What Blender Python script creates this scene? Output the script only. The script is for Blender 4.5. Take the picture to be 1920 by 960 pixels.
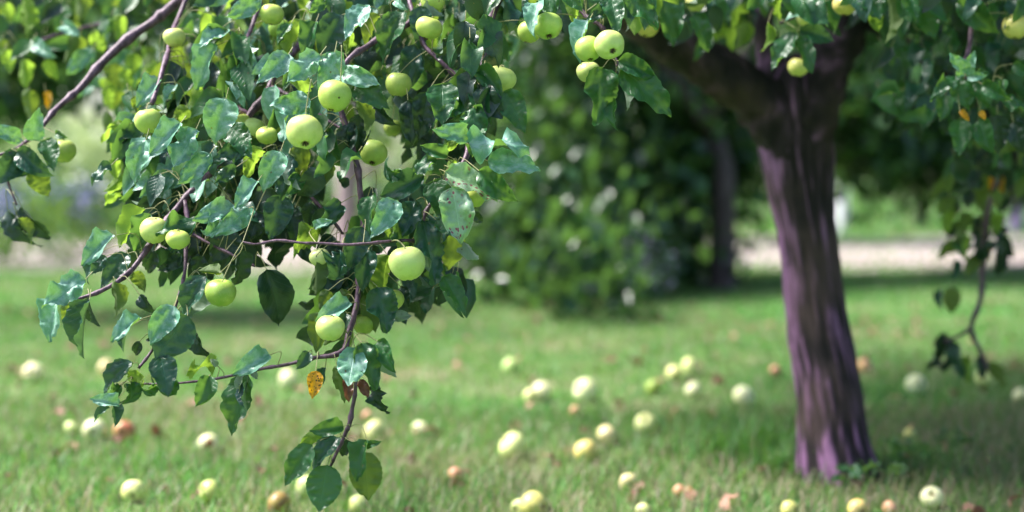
import bpy, math, random
import numpy as np
from mathutils import Vector, Matrix, noise
R = math.radians
random.seed(11); rng = np.random.default_rng(5)
for o in list(bpy.data.objects): bpy.data.objects.remove(o)
S = bpy.context.scene; COL = S.collection

# ------------------------------------------------------------------ camera, sky, sun, exposure
FPX = 2667.0; CAMH = 0.85; PITCH = math.atan(150/2667)
cam = bpy.data.cameras.new('camera'); camo = bpy.data.objects.new('camera', cam); COL.objects.link(camo)
camo.location = (0, 0, CAMH); camo.rotation_euler = (math.pi/2-PITCH, 0, 0)
cam.lens = 50; cam.sensor_width = 36; cam.clip_start = 0.05; cam.clip_end = 600
cam.dof.use_dof = True; cam.dof.focus_distance = 2.6; cam.dof.aperture_fstop = 1.45; cam.dof.aperture_blades = 0
S.camera = camo
SUN_EL, SUN_AZ = R(55), math.atan2(-0.85, 0.10)
W = bpy.data.worlds.new('World'); S.world = W; W.use_nodes = True
nt = W.node_tree; bg = nt.nodes['Background']; sky = nt.nodes.new('ShaderNodeTexSky')
sky.sky_type = 'NISHITA'; sky.sun_disc = False; sky.sun_elevation = SUN_EL; sky.sun_rotation = SUN_AZ
sky.air_density = 1.0; sky.dust_density = 2.5; sky.ozone_density = 1.0
nt.links.new(sky.outputs[0], bg.inputs[0]); bg.inputs[1].default_value = 0.095
sun = bpy.data.lights.new('sun', 'SUN'); suno = bpy.data.objects.new('sun', sun); COL.objects.link(suno)
sun.energy = 4.0; sun.angle = R(15); sun.color = (1.0, 0.96, 0.91)
sdir = Vector((math.sin(SUN_AZ)*math.cos(SUN_EL), math.cos(SUN_AZ)*math.cos(SUN_EL), math.sin(SUN_EL)))
suno.rotation_euler = sdir.to_track_quat('Z', 'Y').to_euler()
S.view_settings.view_transform = 'Standard'; S.view_settings.look = 'None'
S.view_settings.exposure = 1.5; S.view_settings.gamma = 1.0
S.render.engine = 'CYCLES'
try:
    S.cycles.max_bounces = 7; S.cycles.diffuse_bounces = 4; S.cycles.transmission_bounces = 5; S.cycles.glossy_bounces = 2
except Exception: pass

FWD = Vector((0, math.cos(PITCH), -math.sin(PITCH))); UP = Vector((0, math.sin(PITCH), math.cos(PITCH))); RT = Vector((1, 0, 0))
CAMP = Vector((0, 0, CAMH))
def P(px, py, d):                       # a point at depth d (metres) that the photograph shows at px, py
    return CAMP + FWD*d + RT*((px-960)/FPX*d) + UP*((480-py)/FPX*d)
def G(px, py, z=0.0):                   # the point of height z under px, py
    r = FWD + RT*((px-960)/FPX) + UP*((480-py)/FPX)
    return CAMP + r*((z-CAMH)/r.z)

# ------------------------------------------------------------------ helpers
def link(o, parent=None):
    COL.objects.link(o)
    if parent: o.parent = parent
    return o
def tag(o, label=None, cat=None, group=None, kind=None):
    for k, v in (('label', label), ('category', cat), ('group', group), ('kind', kind)):
        if v: o[k] = v
    return o
def empty(name, loc, label=None, cat=None, group=None):
    o = bpy.data.objects.new(name, None); o.location = loc; o.empty_display_size = .1; link(o); return tag(o, label, cat, group)
class MB:
    def __init__(s): s.v = []; s.f = []
    def tube(s, pts, rad, seg=8, cap=True, wob=0.0):
        n = len(pts); b = len(s.v); prev = None
        for i, p in enumerate(pts):
            t = (pts[min(i+1, n-1)]-pts[max(i-1, 0)]).normalized()
            u = (prev - t*prev.dot(t)) if prev is not None else t.cross(Vector((.31, .92, .24)))
            if u.length < 1e-6: u = t.orthogonal()
            u.normalize(); w = t.cross(u); prev = u
            for k in range(seg):
                a = 2*math.pi*k/seg; r = rad[i]
                if wob: r *= 1+wob*noise.noise(Vector((p.x*25+k*1.3, p.y*25, p.z*25)))
                s.v.append(p+(u*math.cos(a)+w*math.sin(a))*r)
        for i in range(n-1):
            for k in range(seg):
                k2 = (k+1) % seg
                s.f.append((b+i*seg+k, b+i*seg+k2, b+(i+1)*seg+k2, b+(i+1)*seg+k))
        if cap:
            s.f.append(tuple(b+k for k in range(seg))[::-1]); s.f.append(tuple(b+(n-1)*seg+k for k in range(seg)))
    def build(s, name, mat, parent=None, smooth=True):
        me = bpy.data.meshes.new(name); me.from_pydata([tuple(v) for v in s.v], [], s.f)
        me.materials.append(mat)
        if smooth: me.polygons.foreach_set('use_smooth', [True]*len(me.polygons))
        me.update(); return link(bpy.data.objects.new(name, me), parent)
def catmull(pts, sub=5):
    # pts: list of (Vector, radius)
    out = []; n = len(pts)
    for i in range(n-1):
        p0, p1, p2, p3 = pts[max(i-1, 0)], pts[i], pts[i+1], pts[min(i+2, n-1)]
        for k in range(sub):
            t = k/sub; t2 = t*t; t3 = t2*t
            v = (p1[0]*2+(p2[0]-p0[0])*t+(p0[0]*2-p1[0]*5+p2[0]*4-p3[0])*t2+(p1[0]*3-p0[0]-p2[0]*3+p3[0])*t3)*.5
            out.append((v, p1[1]*(1-t)+p2[1]*t))
    out.append(pts[-1]); return out
def npmesh(name, co, faces, mat, parent=None, attrs=None, uv=None, smooth=True):
    """co (n,3), faces (m,k) of equal corner count"""
    me = bpy.data.meshes.new(name); m, k = faces.shape
    me.vertices.add(len(co)); me.vertices.foreach_set('co', co.astype(np.float32).ravel())
    me.loops.add(m*k); me.loops.foreach_set('vertex_index', faces.astype(np.int32).ravel())
    me.polygons.add(m); me.polygons.foreach_set('loop_start', np.arange(0, m*k, k, dtype=np.int32))
    me.polygons.foreach_set('loop_total', np.full(m, k, dtype=np.int32))
    if smooth: me.polygons.foreach_set('use_smooth', np.ones(m, dtype=bool))
    if uv is not None:
        l = me.uv_layers.new(name='UVMap'); l.data.foreach_set('uv', uv[faces.ravel()].astype(np.float32).ravel())
    for an, av in (attrs or {}).items():
        a = me.attributes.new(an, 'FLOAT', 'POINT'); a.data.foreach_set('value', av.astype(np.float32))
    me.materials.append(mat); me.update(); me.validate()
    return link(bpy.data.objects.new(name, me), parent)

# ------------------------------------------------------------------ materials
class NT:
    def __init__(s, name):
        s.m = bpy.data.materials.new(name); s.m.use_nodes = True; s.t = s.m.node_tree
        s.b = s.t.nodes['Principled BSDF']; s.out = s.t.nodes['Material Output']
    def n(s, t, **kw):
        x = s.t.nodes.new('ShaderNode'+t)
        for k, v in kw.items(): setattr(x, k, v)
        return x
    def l(s, a, b): s.t.links.new(a, b)
    def val(s, x, sock):
        if hasattr(x, 'is_linked') or hasattr(x, 'links'): s.l(x, sock)
        else: sock.default_value = x
    def math(s, op, a, b=0.0, c=None, clamp=False):
        x = s.n('Math', operation=op); x.use_clamp = clamp
        s.val(a, x.inputs[0]); s.val(b, x.inputs[1])
        if c is not None: s.val(c, x.inputs[2])
        return x.outputs[0]
    def mix(s, f, a, b, mode='MIX'):
        x = s.n('Mix', data_type='RGBA', blend_type=mode); x.clamp_factor = True
        s.val(f, x.inputs[0])
        for v, k in ((a, 6), (b, 7)):
            if isinstance(v, tuple): x.inputs[k].default_value = (*v, 1) if len(v) == 3 else v
            else: s.l(v, x.inputs[k])
        return x.outputs[2]
    def noise(s, vec, scale, detail=3, rough=.5):
        x = s.n('TexNoise'); x.inputs['Scale'].default_value = scale; x.inputs['Detail'].default_value = detail
        x.inputs['Roughness'].default_value = rough
        if vec is not None: s.l(vec, x.inputs['Vector'])
        return x.outputs['Fac']
    def ramp(s, f, stops):
        x = s.n('ValToRGB'); e = x.color_ramp.elements
        while len(e) < len(stops): e.new(.5)
        for i, (p, c) in enumerate(stops): e[i].position = p; e[i].color = (*c, 1)
        s.l(f, x.inputs[0]); return x.outputs[0]
    def smooth(s, x, a, b):
        m = s.n('MapRange', interpolation_type='SMOOTHSTEP'); m.inputs['From Min'].default_value = a; m.inputs['From Max'].default_value = b
        s.l(x, m.inputs['Value']); return m.outputs[0]
    def bump(s, h, st, dist=.01, normal=None):
        x = s.n('Bump'); x.inputs['Strength'].default_value = st; x.inputs['Distance'].default_value = dist
        s.l(h, x.inputs['Height'])
        if normal is not None: s.l(normal, x.inputs['Normal'])
        return x.outputs[0]

def leaf_mat(name, dark, light, under, trans, rough=.40, tmix=.34, spots=None, sheen_tint=0.0, veins=1.0):
    k = NT(name); uvn = k.n('UVMap'); sep = k.n('SeparateXYZ'); k.l(uvn.outputs[0], sep.inputs[0])
    u, v = sep.outputs[0], sep.outputs[1]
    oi = k.n('ObjectInfo'); at = k.n('Attribute', attribute_name='rnd')
    rnd = k.math('FRACT', k.math('ADD', oi.outputs['Random'], at.outputs['Fac']))
    cmb = k.n('CombineXYZ'); k.l(k.math('MULTIPLY', u, .65), cmb.inputs[0]); k.l(v, cmb.inputs[1]); k.l(k.math('MULTIPLY', rnd, 37.0), cmb.inputs[2]); p = cmb.outputs[0]
    au = k.math('ABSOLUTE', k.math('SUBTRACT', u, .5))                       # 0 at the midrib
    # side veins run forward from the midrib
    ph = k.math('SUBTRACT', v, k.math('MULTIPLY', au, .55))
    sv = k.math('ABSOLUTE', k.math('SINE', k.math('MULTIPLY', ph, 27.0)))     # 0 on a vein
    svm = k.math('MULTIPLY', k.math('SUBTRACT', 1.0, k.smooth(sv, 0.0, 0.25)), .55)
    mid = k.math('SUBTRACT', 1.0, k.smooth(au, 0.006, 0.028))
    vein = k.math('MAXIMUM', svm, mid)
    n1 = k.noise(p, 3.4, 4, .6); n2 = k.noise(p, 14, 2, .5)
    top = k.mix(k.smooth(n1, .3, .7), dark, light)
    top = k.mix(k.math('MULTIPLY', rnd, .55), top, tuple(min(1, c*f) for c, f in zip(light, (1.25, 1.2, .75))))
    top = k.mix(k.math('MULTIPLY', vein, .35*veins), top, tuple(c*1.9 for c in light))
    if sheen_tint:
        top = k.mix(k.math('MULTIPLY', k.smooth(k.noise(p, 4.5, 5, .65), .38, .68), sheen_tint), top, (.52, .70, .68))  # painted sheen: pale sky-coloured patches mixed into the top colour
    und = k.mix(k.math('MULTIPLY', vein, .5), under, tuple(c*1.35 for c in under))
    geo = k.n('NewGeometry'); col = k.mix(geo.outputs['Backfacing'], top, und)
    tcol = k.mix(k.math('MULTIPLY', vein, .35), trans, tuple(c*.6 for c in trans))
    tcol = k.mix(k.smooth(n1, .35, .75), tcol, tuple(c*.75 for c in trans))
    if spots:
        vo = k.n('TexVoronoi'); vo.inputs['Scale'].default_value = 11; vo.inputs['Randomness'].default_value = 1; k.l(p, vo.inputs['Vector'])
        reg = k.smooth(k.noise(p, 2.6, 2), .42, .52)
        sm = k.math('MULTIPLY', k.math('SUBTRACT', 1.0, k.smooth(vo.outputs['Distance'], .22, .42)), reg)
        col = k.mix(sm, col, spots); tcol = k.mix(sm, tcol, tuple(c*.4 for c in spots))
    else:                                                                    # a few small dry flecks
        vo = k.n('TexVoronoi'); vo.inputs['Scale'].default_value = 6.5; k.l(p, vo.inputs['Vector'])
        sc = k.n('SeparateColor'); k.l(vo.outputs['Color'], sc.inputs[0])
        sm = k.math('MULTIPLY', k.math('SUBTRACT', 1.0, k.smooth(vo.outputs['Distance'], .10, .20)), k.math('GREATER_THAN', sc.outputs[0], .93))
        col = k.mix(sm, col, (.16, .09, .04))
    edge = k.smooth(au, .455, .5)
    col = k.mix(k.math('MULTIPLY', edge, .45), col, tuple(min(1, c*2.2) for c in light))
    k.l(col, k.b.inputs['Base Color']); k.val(k.math('ADD', rough, k.math('MULTIPLY', geo.outputs['Backfacing'], .3)), k.b.inputs['Roughness'])
    k.b.inputs['Specular IOR Level'].default_value = .7
    h = k.math('ADD', k.math('MULTIPLY', vein, -.8), k.math('ADD', k.math('MULTIPLY', n1, .8), k.math('MULTIPLY', n2, .25)))
    k.l(k.bump(h, .35, .005), k.b.inputs['Normal'])
    tr = k.n('BsdfTranslucent'); k.l(tcol, tr.inputs['Color'])
    mx = k.n('MixShader'); mx.inputs[0].default_value = tmix
    k.l(k.b.outputs[0], mx.inputs[1]); k.l(tr.outputs[0], mx.inputs[2]); k.l(mx.outputs[0], k.out.inputs['Surface'])
    return k.m
TR = (.22, .44, .06)
M = {}
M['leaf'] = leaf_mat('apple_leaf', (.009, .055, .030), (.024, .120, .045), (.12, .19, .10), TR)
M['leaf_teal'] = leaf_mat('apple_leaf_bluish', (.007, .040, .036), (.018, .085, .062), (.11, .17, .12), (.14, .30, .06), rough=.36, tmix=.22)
M['leaf_shaded'] = leaf_mat('apple_leaf_shaded', (.007, .028, .022), (.014, .048, .034), (.09, .14, .09), (.08, .18, .03), rough=.38, tmix=.12)  # leaves deep in shade: the darkness is painted into the colour
M['leaf_pale'] = leaf_mat('apple_leaf_sheen', (.07, .24, .18), (.14, .35, .27), (.20, .28, .19), TR, rough=.40, tmix=.25, sheen_tint=.6)  # sky sheen on the leaf tops, put into the colour
M['leaf_backlit'] = leaf_mat('apple_leaf_backlit', (.07, .19, .02), (.13, .28, .03), (.20, .32, .06), (.38, .60, .06), tmix=.55)  # backlit leaves: their yellow-green glow is also put into the colour
M['leaf_olive'] = leaf_mat('apple_leaf_olive', (.045, .10, .025), (.08, .16, .035), (.12, .19, .06), (.26, .38, .03), tmix=.40)
M['leaf_spot'] = leaf_mat('apple_leaf_spotted', (.28, .50, .26), (.42, .64, .38), (.20, .30, .14), TR, spots=(.38, .10, .13), sheen_tint=.4)
M['leaf_under'] = leaf_mat('apple_leaf_underside', (.16, .23, .16), (.24, .32, .24), (.26, .34, .27), (.2, .3, .1), rough=.6, tmix=.25)
M['leaf_yellow'] = leaf_mat('apple_leaf_yellowed', (.75, .30, .01), (.85, .42, .015), (.75, .33, .02), (.9, .45, .01), spots=(.06, .03, .02), tmix=.4)
M['leaf_brown'] = leaf_mat('apple_leaf_brown', (.10, .035, .03), (.17, .06, .045), (.16, .07, .06), (.25, .08, .04), tmix=.2)

def fruit_mat():
    k = NT('apple_skin'); oi = k.n('ObjectInfo'); tc = k.n('TexCoord')
    pos = k.n('VectorMath', operation='ADD'); k.l(tc.outputs['Object'], pos.inputs[0])
    cmb = k.n('CombineXYZ'); k.l(k.math('MULTIPLY', oi.outputs['Random'], 23.0), cmb.inputs[0]); k.l(cmb.outputs[0], pos.inputs[1]); p = pos.outputs[0]
    base = oi.outputs['Color']
    n1 = k.noise(p, 1.5, 3); n2 = k.noise(p, 4.8, 3)
    c = k.mix(k.math('MULTIPLY', k.smooth(n1, .35, .75), .35), base, (.80, .78, .20))
    c = k.mix(k.math('MULTIPLY', k.smooth(n2, .45, .75), .25), c, (.25, .40, .04))
    vo = k.n('TexVoronoi'); vo.inputs['Scale'].default_value = 19; k.l(p, vo.inputs['Vector'])
    len_ = k.math('SUBTRACT', 1.0, k.smooth(vo.outputs['Distance'], .10, .22))
    c = k.mix(k.math('MULTIPLY', len_, .35), c, (.75, .80, .45))
    v2 = k.n('TexVoronoi'); v2.inputs['Scale'].default_value = 4.4; k.l(p, v2.inputs['Vector'])
    sc = k.n('SeparateColor'); k.l(v2.outputs['Color'], sc.inputs[0])
    sp = k.math('MULTIPLY', k.math('SUBTRACT', 1.0, k.smooth(v2.outputs['Distance'], .11, .16)), k.math('GREATER_THAN', sc.outputs[0], .90))
    c = k.mix(sp, c, (.05, .03, .015))
    sx = k.n('SeparateXYZ'); k.l(tc.outputs['Object'], sx.inputs[0])          # russet round the stalk and the calyx
    rr = k.math('SQRT', k.math('ADD', k.math('POWER', sx.outputs[0], 2.0), k.math('POWER', sx.outputs[1], 2.0)))
    rus = k.math('SUBTRACT', 1.0, k.smooth(rr, .05, .15))
    c = k.mix(k.math('MULTIPLY', rus, .75), c, (.14, .12, .03))
    k.l(c, k.b.inputs['Base Color']); k.b.inputs['Roughness'].default_value = .38; k.b.inputs['Specular IOR Level'].default_value = .45
    k.b.inputs['Subsurface Weight'].default_value = .12; k.b.inputs['Subsurface Radius'].default_value = (.012, .010, .003); k.b.inputs['Subsurface Scale'].default_value = 1
    k.l(k.bump(n2, .12, .002), k.b.inputs['Normal']); return k.m
M['apple'] = fruit_mat()
def rot_mat():
    k = NT('bruised_flesh'); tc = k.n('TexCoord'); n1 = k.noise(tc.outputs['Object'], 4, 4)
    c = k.mix(n1, (.13, .04, .02), (.34, .12, .04)); k.l(c, k.b.inputs['Base Color']); k.b.inputs['Roughness'].default_value = .6
    k.l(k.bump(n1, .4, .003), k.b.inputs['Normal']); return k.m
M['rot'] = rot_mat()
def wood_mat(name, a, b, sc=60, rough=.75):
    k = NT(name); tc = k.n('TexCoord'); mp = k.n('Mapping'); mp.inputs['Scale'].default_value = (1, 1, .5); k.l(tc.outputs['Object'], mp.inputs[0])
    n1 = k.noise(mp.outputs[0], sc, 5, .65); c = k.mix(k.smooth(n1, .32, .68), a, b)
    k.l(c, k.b.inputs['Base Color']); k.b.inputs['Roughness'].default_value = rough
    k.l(k.bump(n1, .5, .004), k.b.inputs['Normal']); return k.m
M['twig'] = wood_mat('twig_bark', (.045, .022, .035), (.17, .09, .15), 90, .5)
M['stalk'] = wood_mat('stalk', (.20, .20, .08), (.34, .34, .17), 90, .6)
M['dry'] = wood_mat('dry_sepals', (.05, .03, .02), (.14, .09, .05), 120)
def bark_mat():
    k = NT('trunk_bark'); tc = k.n('TexCoord'); mp = k.n('Mapping'); mp.inputs['Scale'].default_value = (1, 1, .38); k.l(tc.outputs['Object'], mp.inputs[0])
    n1 = k.noise(mp.outputs[0], 26, 8, .7); n2 = k.noise(tc.outputs['Object'], 5, 3); n3 = k.noise(mp.outputs[0], 95, 5, .7)
    at = k.n('Attribute', attribute_name='ridge')
    f = k.math('ADD', k.math('MULTIPLY', at.outputs['Fac'], 1.1), k.math('MULTIPLY', k.math('SUBTRACT', n1, .5), 1.1), clamp=True)
    c = k.ramp(f, [(0, (.008, .005, .007)), (.38, (.028, .016, .024)), (.64, (.075, .038, .070)), (1, (.30, .14, .30))])
    c = k.mix(k.math('MULTIPLY', k.smooth(n2, .45, .7), .5), c, (.12, .075, .07))
    k.l(c, k.b.inputs['Base Color']); k.b.inputs['Roughness'].default_value = .8
    k.l(k.bump(k.math('ADD', n1, k.math('MULTIPLY', n3, .5)), .9, .012), k.b.inputs['Normal']); return k.m
M['bark'] = bark_mat()
def ground_mat(name, stops, sc1, sc2, bump=.5, ridge=.02):
    k = NT(name); tc = k.n('TexCoord'); p = tc.outputs['Object']
    n1 = k.noise(p, sc1, 4, .6); n2 = k.noise(p, sc2, 5, .7)
    f = k.math('ADD', k.math('MULTIPLY', n1, .65), k.math('MULTIPLY', n2, .35))
    k.l(k.ramp(f, stops), k.b.inputs['Base Color']); k.b.inputs['Roughness'].default_value = .95
    k.b.inputs['Specular IOR Level'].default_value = .15
    k.l(k.bump(n2, bump, ridge), k.b.inputs['Normal']); return k.m
M['lawn'] = ground_mat('lawn', [(.30, (.022, .07, .022)), (.45, (.06, .18, .035)), (.55, (.15, .21, .08)), (.68, (.38, .26, .21))], 1.1, 45)
M['path'] = ground_mat('gravel', [(.3, (.32, .25, .26)), (.7, (.48, .39, .41))], .8, 30)
def grass_mat():
    k = NT('grass_blade'); a = k.n('Attribute', attribute_name='rnd'); d = k.n('Attribute', attribute_name='dry'); h = k.n('Attribute', attribute_name='hgt')
    c = k.ramp(a.outputs['Fac'], [(0, (.012, .07, .03)), (.35, (.06, .23, .045)), (.75, (.17, .42, .06)), (1, (.10, .30, .13))])
    c = k.mix(d.outputs['Fac'], c, (.38, .27, .215))
    k.l(c, k.b.inputs['Base Color']); k.b.inputs['Roughness'].default_value = .5
    tr = k.n('BsdfTranslucent'); k.l(k.mix(.5, c, (.22, .42, .03)), tr.inputs['Color'])
    mx = k.n('MixShader'); mx.inputs[0].default_value = .35
    k.l(k.b.outputs[0], mx.inputs[1]); k.l(tr.outputs[0], mx.inputs[2]); k.l(mx.outputs[0], k.out.inputs['Surface']); return k.m
M['grass'] = grass_mat()
def plain(name, c, rough=.7, var=.3, sc=20):
    k = NT(name); tc = k.n('TexCoord'); n1 = k.noise(tc.outputs['Object'], sc, 4)
    k.l(k.mix(n1, tuple(x*(1-var) for x in c), tuple(min(1, x*(1+var)) for x in c)), k.b.inputs['Base Color']); k.b.inputs['Roughness'].default_value = rough; return k.m
def crown_mat(name, a, b, trans, tmix=.4, rough=.25):
    k = NT(name); at = k.n('Attribute', attribute_name='rnd'); c = k.mix(at.outputs['Fac'], a, b)
    k.l(c, k.b.inputs['Base Color']); k.b.inputs['Roughness'].default_value = rough
    tr = k.n('BsdfTranslucent'); k.l(k.mix(at.outputs['Fac'], tuple(x*.6 for x in trans), trans), tr.inputs['Color'])
    mx = k.n('MixShader'); mx.inputs[0].default_value = tmix
    k.l(k.b.outputs[0], mx.inputs[1]); k.l(tr.outputs[0], mx.inputs[2]); k.l(mx.outputs[0], k.out.inputs['Surface']); return k.m
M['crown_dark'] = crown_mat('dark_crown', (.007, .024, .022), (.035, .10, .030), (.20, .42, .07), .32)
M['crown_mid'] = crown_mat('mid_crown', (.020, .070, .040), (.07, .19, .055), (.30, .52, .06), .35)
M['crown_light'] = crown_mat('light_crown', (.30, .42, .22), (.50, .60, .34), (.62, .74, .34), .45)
M['flower_lilac'] = crown_mat('lilac_petals', (.45, .40, .62), (.72, .68, .80), (.6, .55, .7), .3)
M['flower_blue'] = crown_mat('blue_petals', (.12, .13, .45), (.30, .26, .62), (.3, .3, .7), .3)

# ------------------------------------------------------------------ ground
def height(x, y): return .012*math.sin(x*1.7+y*.9)+.010*math.sin(y*2.3-x*1.1)
def hnp(x, y): return .012*np.sin(x*1.7+y*.9)+.010*np.sin(y*2.3-x*1.1)
def fade(y): return np.clip((14-y)/4, 0, 1)
gx = np.concatenate([np.linspace(-250, -14, 14), np.linspace(-12, 12, 97), np.linspace(14, 250, 14)])
gy = np.concatenate([np.linspace(-30, -3, 8), np.linspace(-2, 15, 69), np.linspace(16, 60, 20), np.linspace(70, 420, 12)])
X, Y = np.meshgrid(gx, gy); Z = hnp(X, Y)*fade(Y)*(np.abs(X) < 12.5)
nx, ny = len(gx), len(gy); idx = np.arange(nx*ny).reshape(ny, nx)
F = np.stack([idx[:-1, :-1], idx[:-1, 1:], idx[1:, 1:], idx[1:, :-1]], -1).reshape(-1, 4)
tag(npmesh('lawn', np.stack([X, Y, Z], -1).reshape(-1, 3), F, M['lawn']), kind='structure')
# gravel path crossing behind the trees
px_ = np.linspace(-60, 60, 401); yc0 = 14.2+.9*np.sin(px_*.12-.6)-.10*px_*(px_ > 0)*0.2; 
rows = [yc0-1.0+.45*np.sin(px_*1.3)+.3*np.sin(px_*3.7+1), yc0+1.5, yc0+3.5, yc0+6.0+.8*np.sin(px_*.9)+.4*np.sin(px_*2.3)]
co = np.concatenate([np.stack([px_, r, np.full_like(r, .006)], -1) for r in rows])
idx = np.arange(len(co)).reshape(4, -1); F = np.stack([idx[:-1, :-1], idx[:-1, 1:], idx[1:, 1:], idx[1:, :-1]], -1).reshape(-1, 4)
tag(npmesh('path', co, F, M['path']), kind='structure')

# grass: blades of five vertices
def blades(name, x, y, hmin, hmax, wid, mat=None, dry=0.33, curl=1.0):
    n = len(x); z = hnp(x, y)*fade(y)-.002; ang = rng.uniform(0, 2*np.pi, n); h = rng.uniform(hmin, hmax, n)*rng.uniform(.6, 1, n)
    w = wid*rng.uniform(.6, 1.3, n); ln = rng.uniform(.15, 1.0, n)*h*curl; la = ang+rng.normal(0, .6, n)+np.pi/2
    dx, dy = np.cos(ang)*w/2, np.sin(ang)*w/2; lx, ly = np.cos(la)*ln, np.sin(la)*ln
    c = np.zeros((n, 5, 3))
    c[:, 0] = np.stack([x-dx, y-dy, z], -1); c[:, 1] = np.stack([x+dx, y+dy, z], -1)
    c[:, 2] = np.stack([x-dx*.8+lx*.3, y-dy*.8+ly*.3, z+h*.55], -1); c[:, 3] = np.stack([x+dx*.8+lx*.3, y+dy*.8+ly*.3, z+h*.55], -1)
    c[:, 4] = np.stack([x+lx, y+ly, z+h*.95], -1)
    b = np.arange(n)[:, None]*5; f = np.concatenate([b+[0, 1, 3], b+[0, 3, 2], b+[2, 3, 4]])
    patch = np.clip(.5+.35*np.sin(x*2.1+1.3*np.sin(y*1.7))*np.cos(y*1.9+1.1*np.sin(x*1.3))+.35*np.sin(x*.55+y*.9+1.2)*np.cos(y*.8-x*.3), 0, 1); r = rng.uniform(0, 1, n)
    dr = (rng.uniform(0, 1, n) < dry*(.35+1.3*patch))*rng.uniform(.5, 1, n)
    o = npmesh(name, c.reshape(-1, 3), f, mat or M['grass'], attrs={'rnd': np.repeat(r, 5), 'dry': np.repeat(dr, 5), 'hgt': np.tile([0, 0, .5, .5, 1.], n)}, smooth=False)
    return o
def scatter(y0, y1, dens, pad=.6):
    n = int(dens*(.36*(y1*y1-y0*y0)+2*pad*(y1-y0))); y = np.sqrt(rng.uniform(y0*y0, y1*y1, n)); x = rng.uniform(-1, 1, n)*(.36*y+pad)
    return x, y
x, y = scatter(2.3, 5.2, 5200); o = blades('grass_blades', x, y, .020, .075, .0042, dry=.55); tag(o, 'short mixed lawn grass nearest the camera among fallen apples', 'grass', kind='stuff')
x, y = scatter(5.2, 8.5, 2600); o = blades('grass_blades', x, y, .018, .055, .0055, dry=.38); tag(o, 'lawn grass in the middle distance around the fallen apples', 'grass', kind='stuff')
x, y = scatter(8.5, 13.4, 900); o = blades('grass_blades', x, y, .02, .06, .009, dry=.30); tag(o, 'bright lawn grass on the near side of the gravel path', 'grass', kind='stuff')
x, y = scatter(12.8, 21.5, 120); o = blades('path_edge_grass', x, y, .03, .10, .014, dry=.45); tag(o, 'thin straggling grass growing on and along the gravel path', 'grass', kind='stuff')
x, y = scatter(20.5, 50, 60, 1.5); o = blades('tall_grass', x, y, .15, .45, .03, dry=.18); tag(o, 'tall pale meadow grass beyond the gravel path', 'grass', kind='stuff')

# ------------------------------------------------------------------ leaf blades
def leaf_grid(nv, nu, fold, curl, wave, twist, ruff, seed, ser=.016, wr=.62, side=0.0):
    rs = random.Random(seed); co = []; uv = []
    for i in range(nv+1):
        v = i/nv; prof = (v**.50)*((1-v)**.86)*2.22
        if v > .86: prof *= 1-.25*math.sin((v-.86)/.14*math.pi)
        prof = max(prof, .012)
        wd = wr/2*prof
        s_ = 1+ser*(1 if i % 2 else -1)*(1.6-v)*(0 < i < nv)
        for j in range(-nu, nu+1):
            t = j/nu; x = t*wd*(s_ if abs(j) == nu else 1)*(1+.06*math.sin(5*v+seed))
            ax = abs(x); z = fold*ax-curl*v*v*.6+wave*math.sin(v*9+seed+ (1.7 if t > 0 else 0))*t*t*.5
            z += ruff*noise.noise(Vector((x*9, v*7, seed*3.1)))*abs(t)+side*x*v
            z += ruff*.55*noise.noise(Vector((x*17, v*13, seed*5.1)))*min(1, abs(t)*2)
            y = v-(curl*curl)*.25*v**3
            a = twist*v; xx = x*math.cos(a)-z*math.sin(a)*.6; zz = z*math.cos(a)+x*math.sin(a)
            co.append((xx, y, zz)); uv.append((.5+t*.5, v))
    w = 2*nu+1; fs = []
    for i in range(nv):
        for j in range(w-1):
            a = i*w+j; fs.append((a, a+1, a+w+1, a+w))
    return np.array(co), np.array(fs), np.array(uv)
VAR = [(.40, .30, .14, .25, .14), (.65, .45, .16, -.40, .14), (.30, .20, .24, .35, .20), (.85, .60, .14, .55, .12), (.35, .75, .22, -.25, .18),
       (.50, .15, .26, .65, .20), (1.0, .35, .12, -.55, .10), (.25, .50, .30, .2, .26), (.55, .95, .20, .45, .16), (.40, .35, .36, -.5, .24)]
LEAF = []; LOW = []
for i, (fo, cu, wa, tw, ru) in enumerate(VAR):
    LEAF.append(leaf_grid(20, 4, fo, cu, wa, tw, ru, i+1)); LOW.append(leaf_grid(6, 1, fo, cu, wa, tw, ru, i+1, ser=0))
LEAF.append(leaf_grid(22, 5, 1.5, 1.5, .3, 1.4, .3, 77))      # 10: rolled up
LEAF.append(leaf_grid(20, 4, .05, -.15, .05, 0, .12, 80, wr=.66))  # 11: flat round
LEAF.append(leaf_grid(20, 4, .1, .2, .55, .3, .12, 83))       # 12: wavy
LEAF.append(leaf_grid(20, 4, .9, .5, .1, -.2, .12, 85))       # 13: folded
LOW += [LOW[3], LOW[2], LOW[5], LOW[6]]
_lm = {}
def leaf_mesh(i, mk):
    if (i, mk) not in _lm:
        co, fs, uv = LEAF[i]; me = bpy.data.meshes.new('leaf'); me.from_pydata(co.tolist(), [], fs.tolist())
        l = me.uv_layers.new(name='UVMap'); l.data.foreach_set('uv', uv[fs.ravel()].astype(np.float32).ravel())
        me.polygons.foreach_set('use_smooth', [True]*len(fs)); me.materials.append(M[mk]); me.update(); _lm[(i, mk)] = me
    return _lm[(i, mk)]

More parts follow.
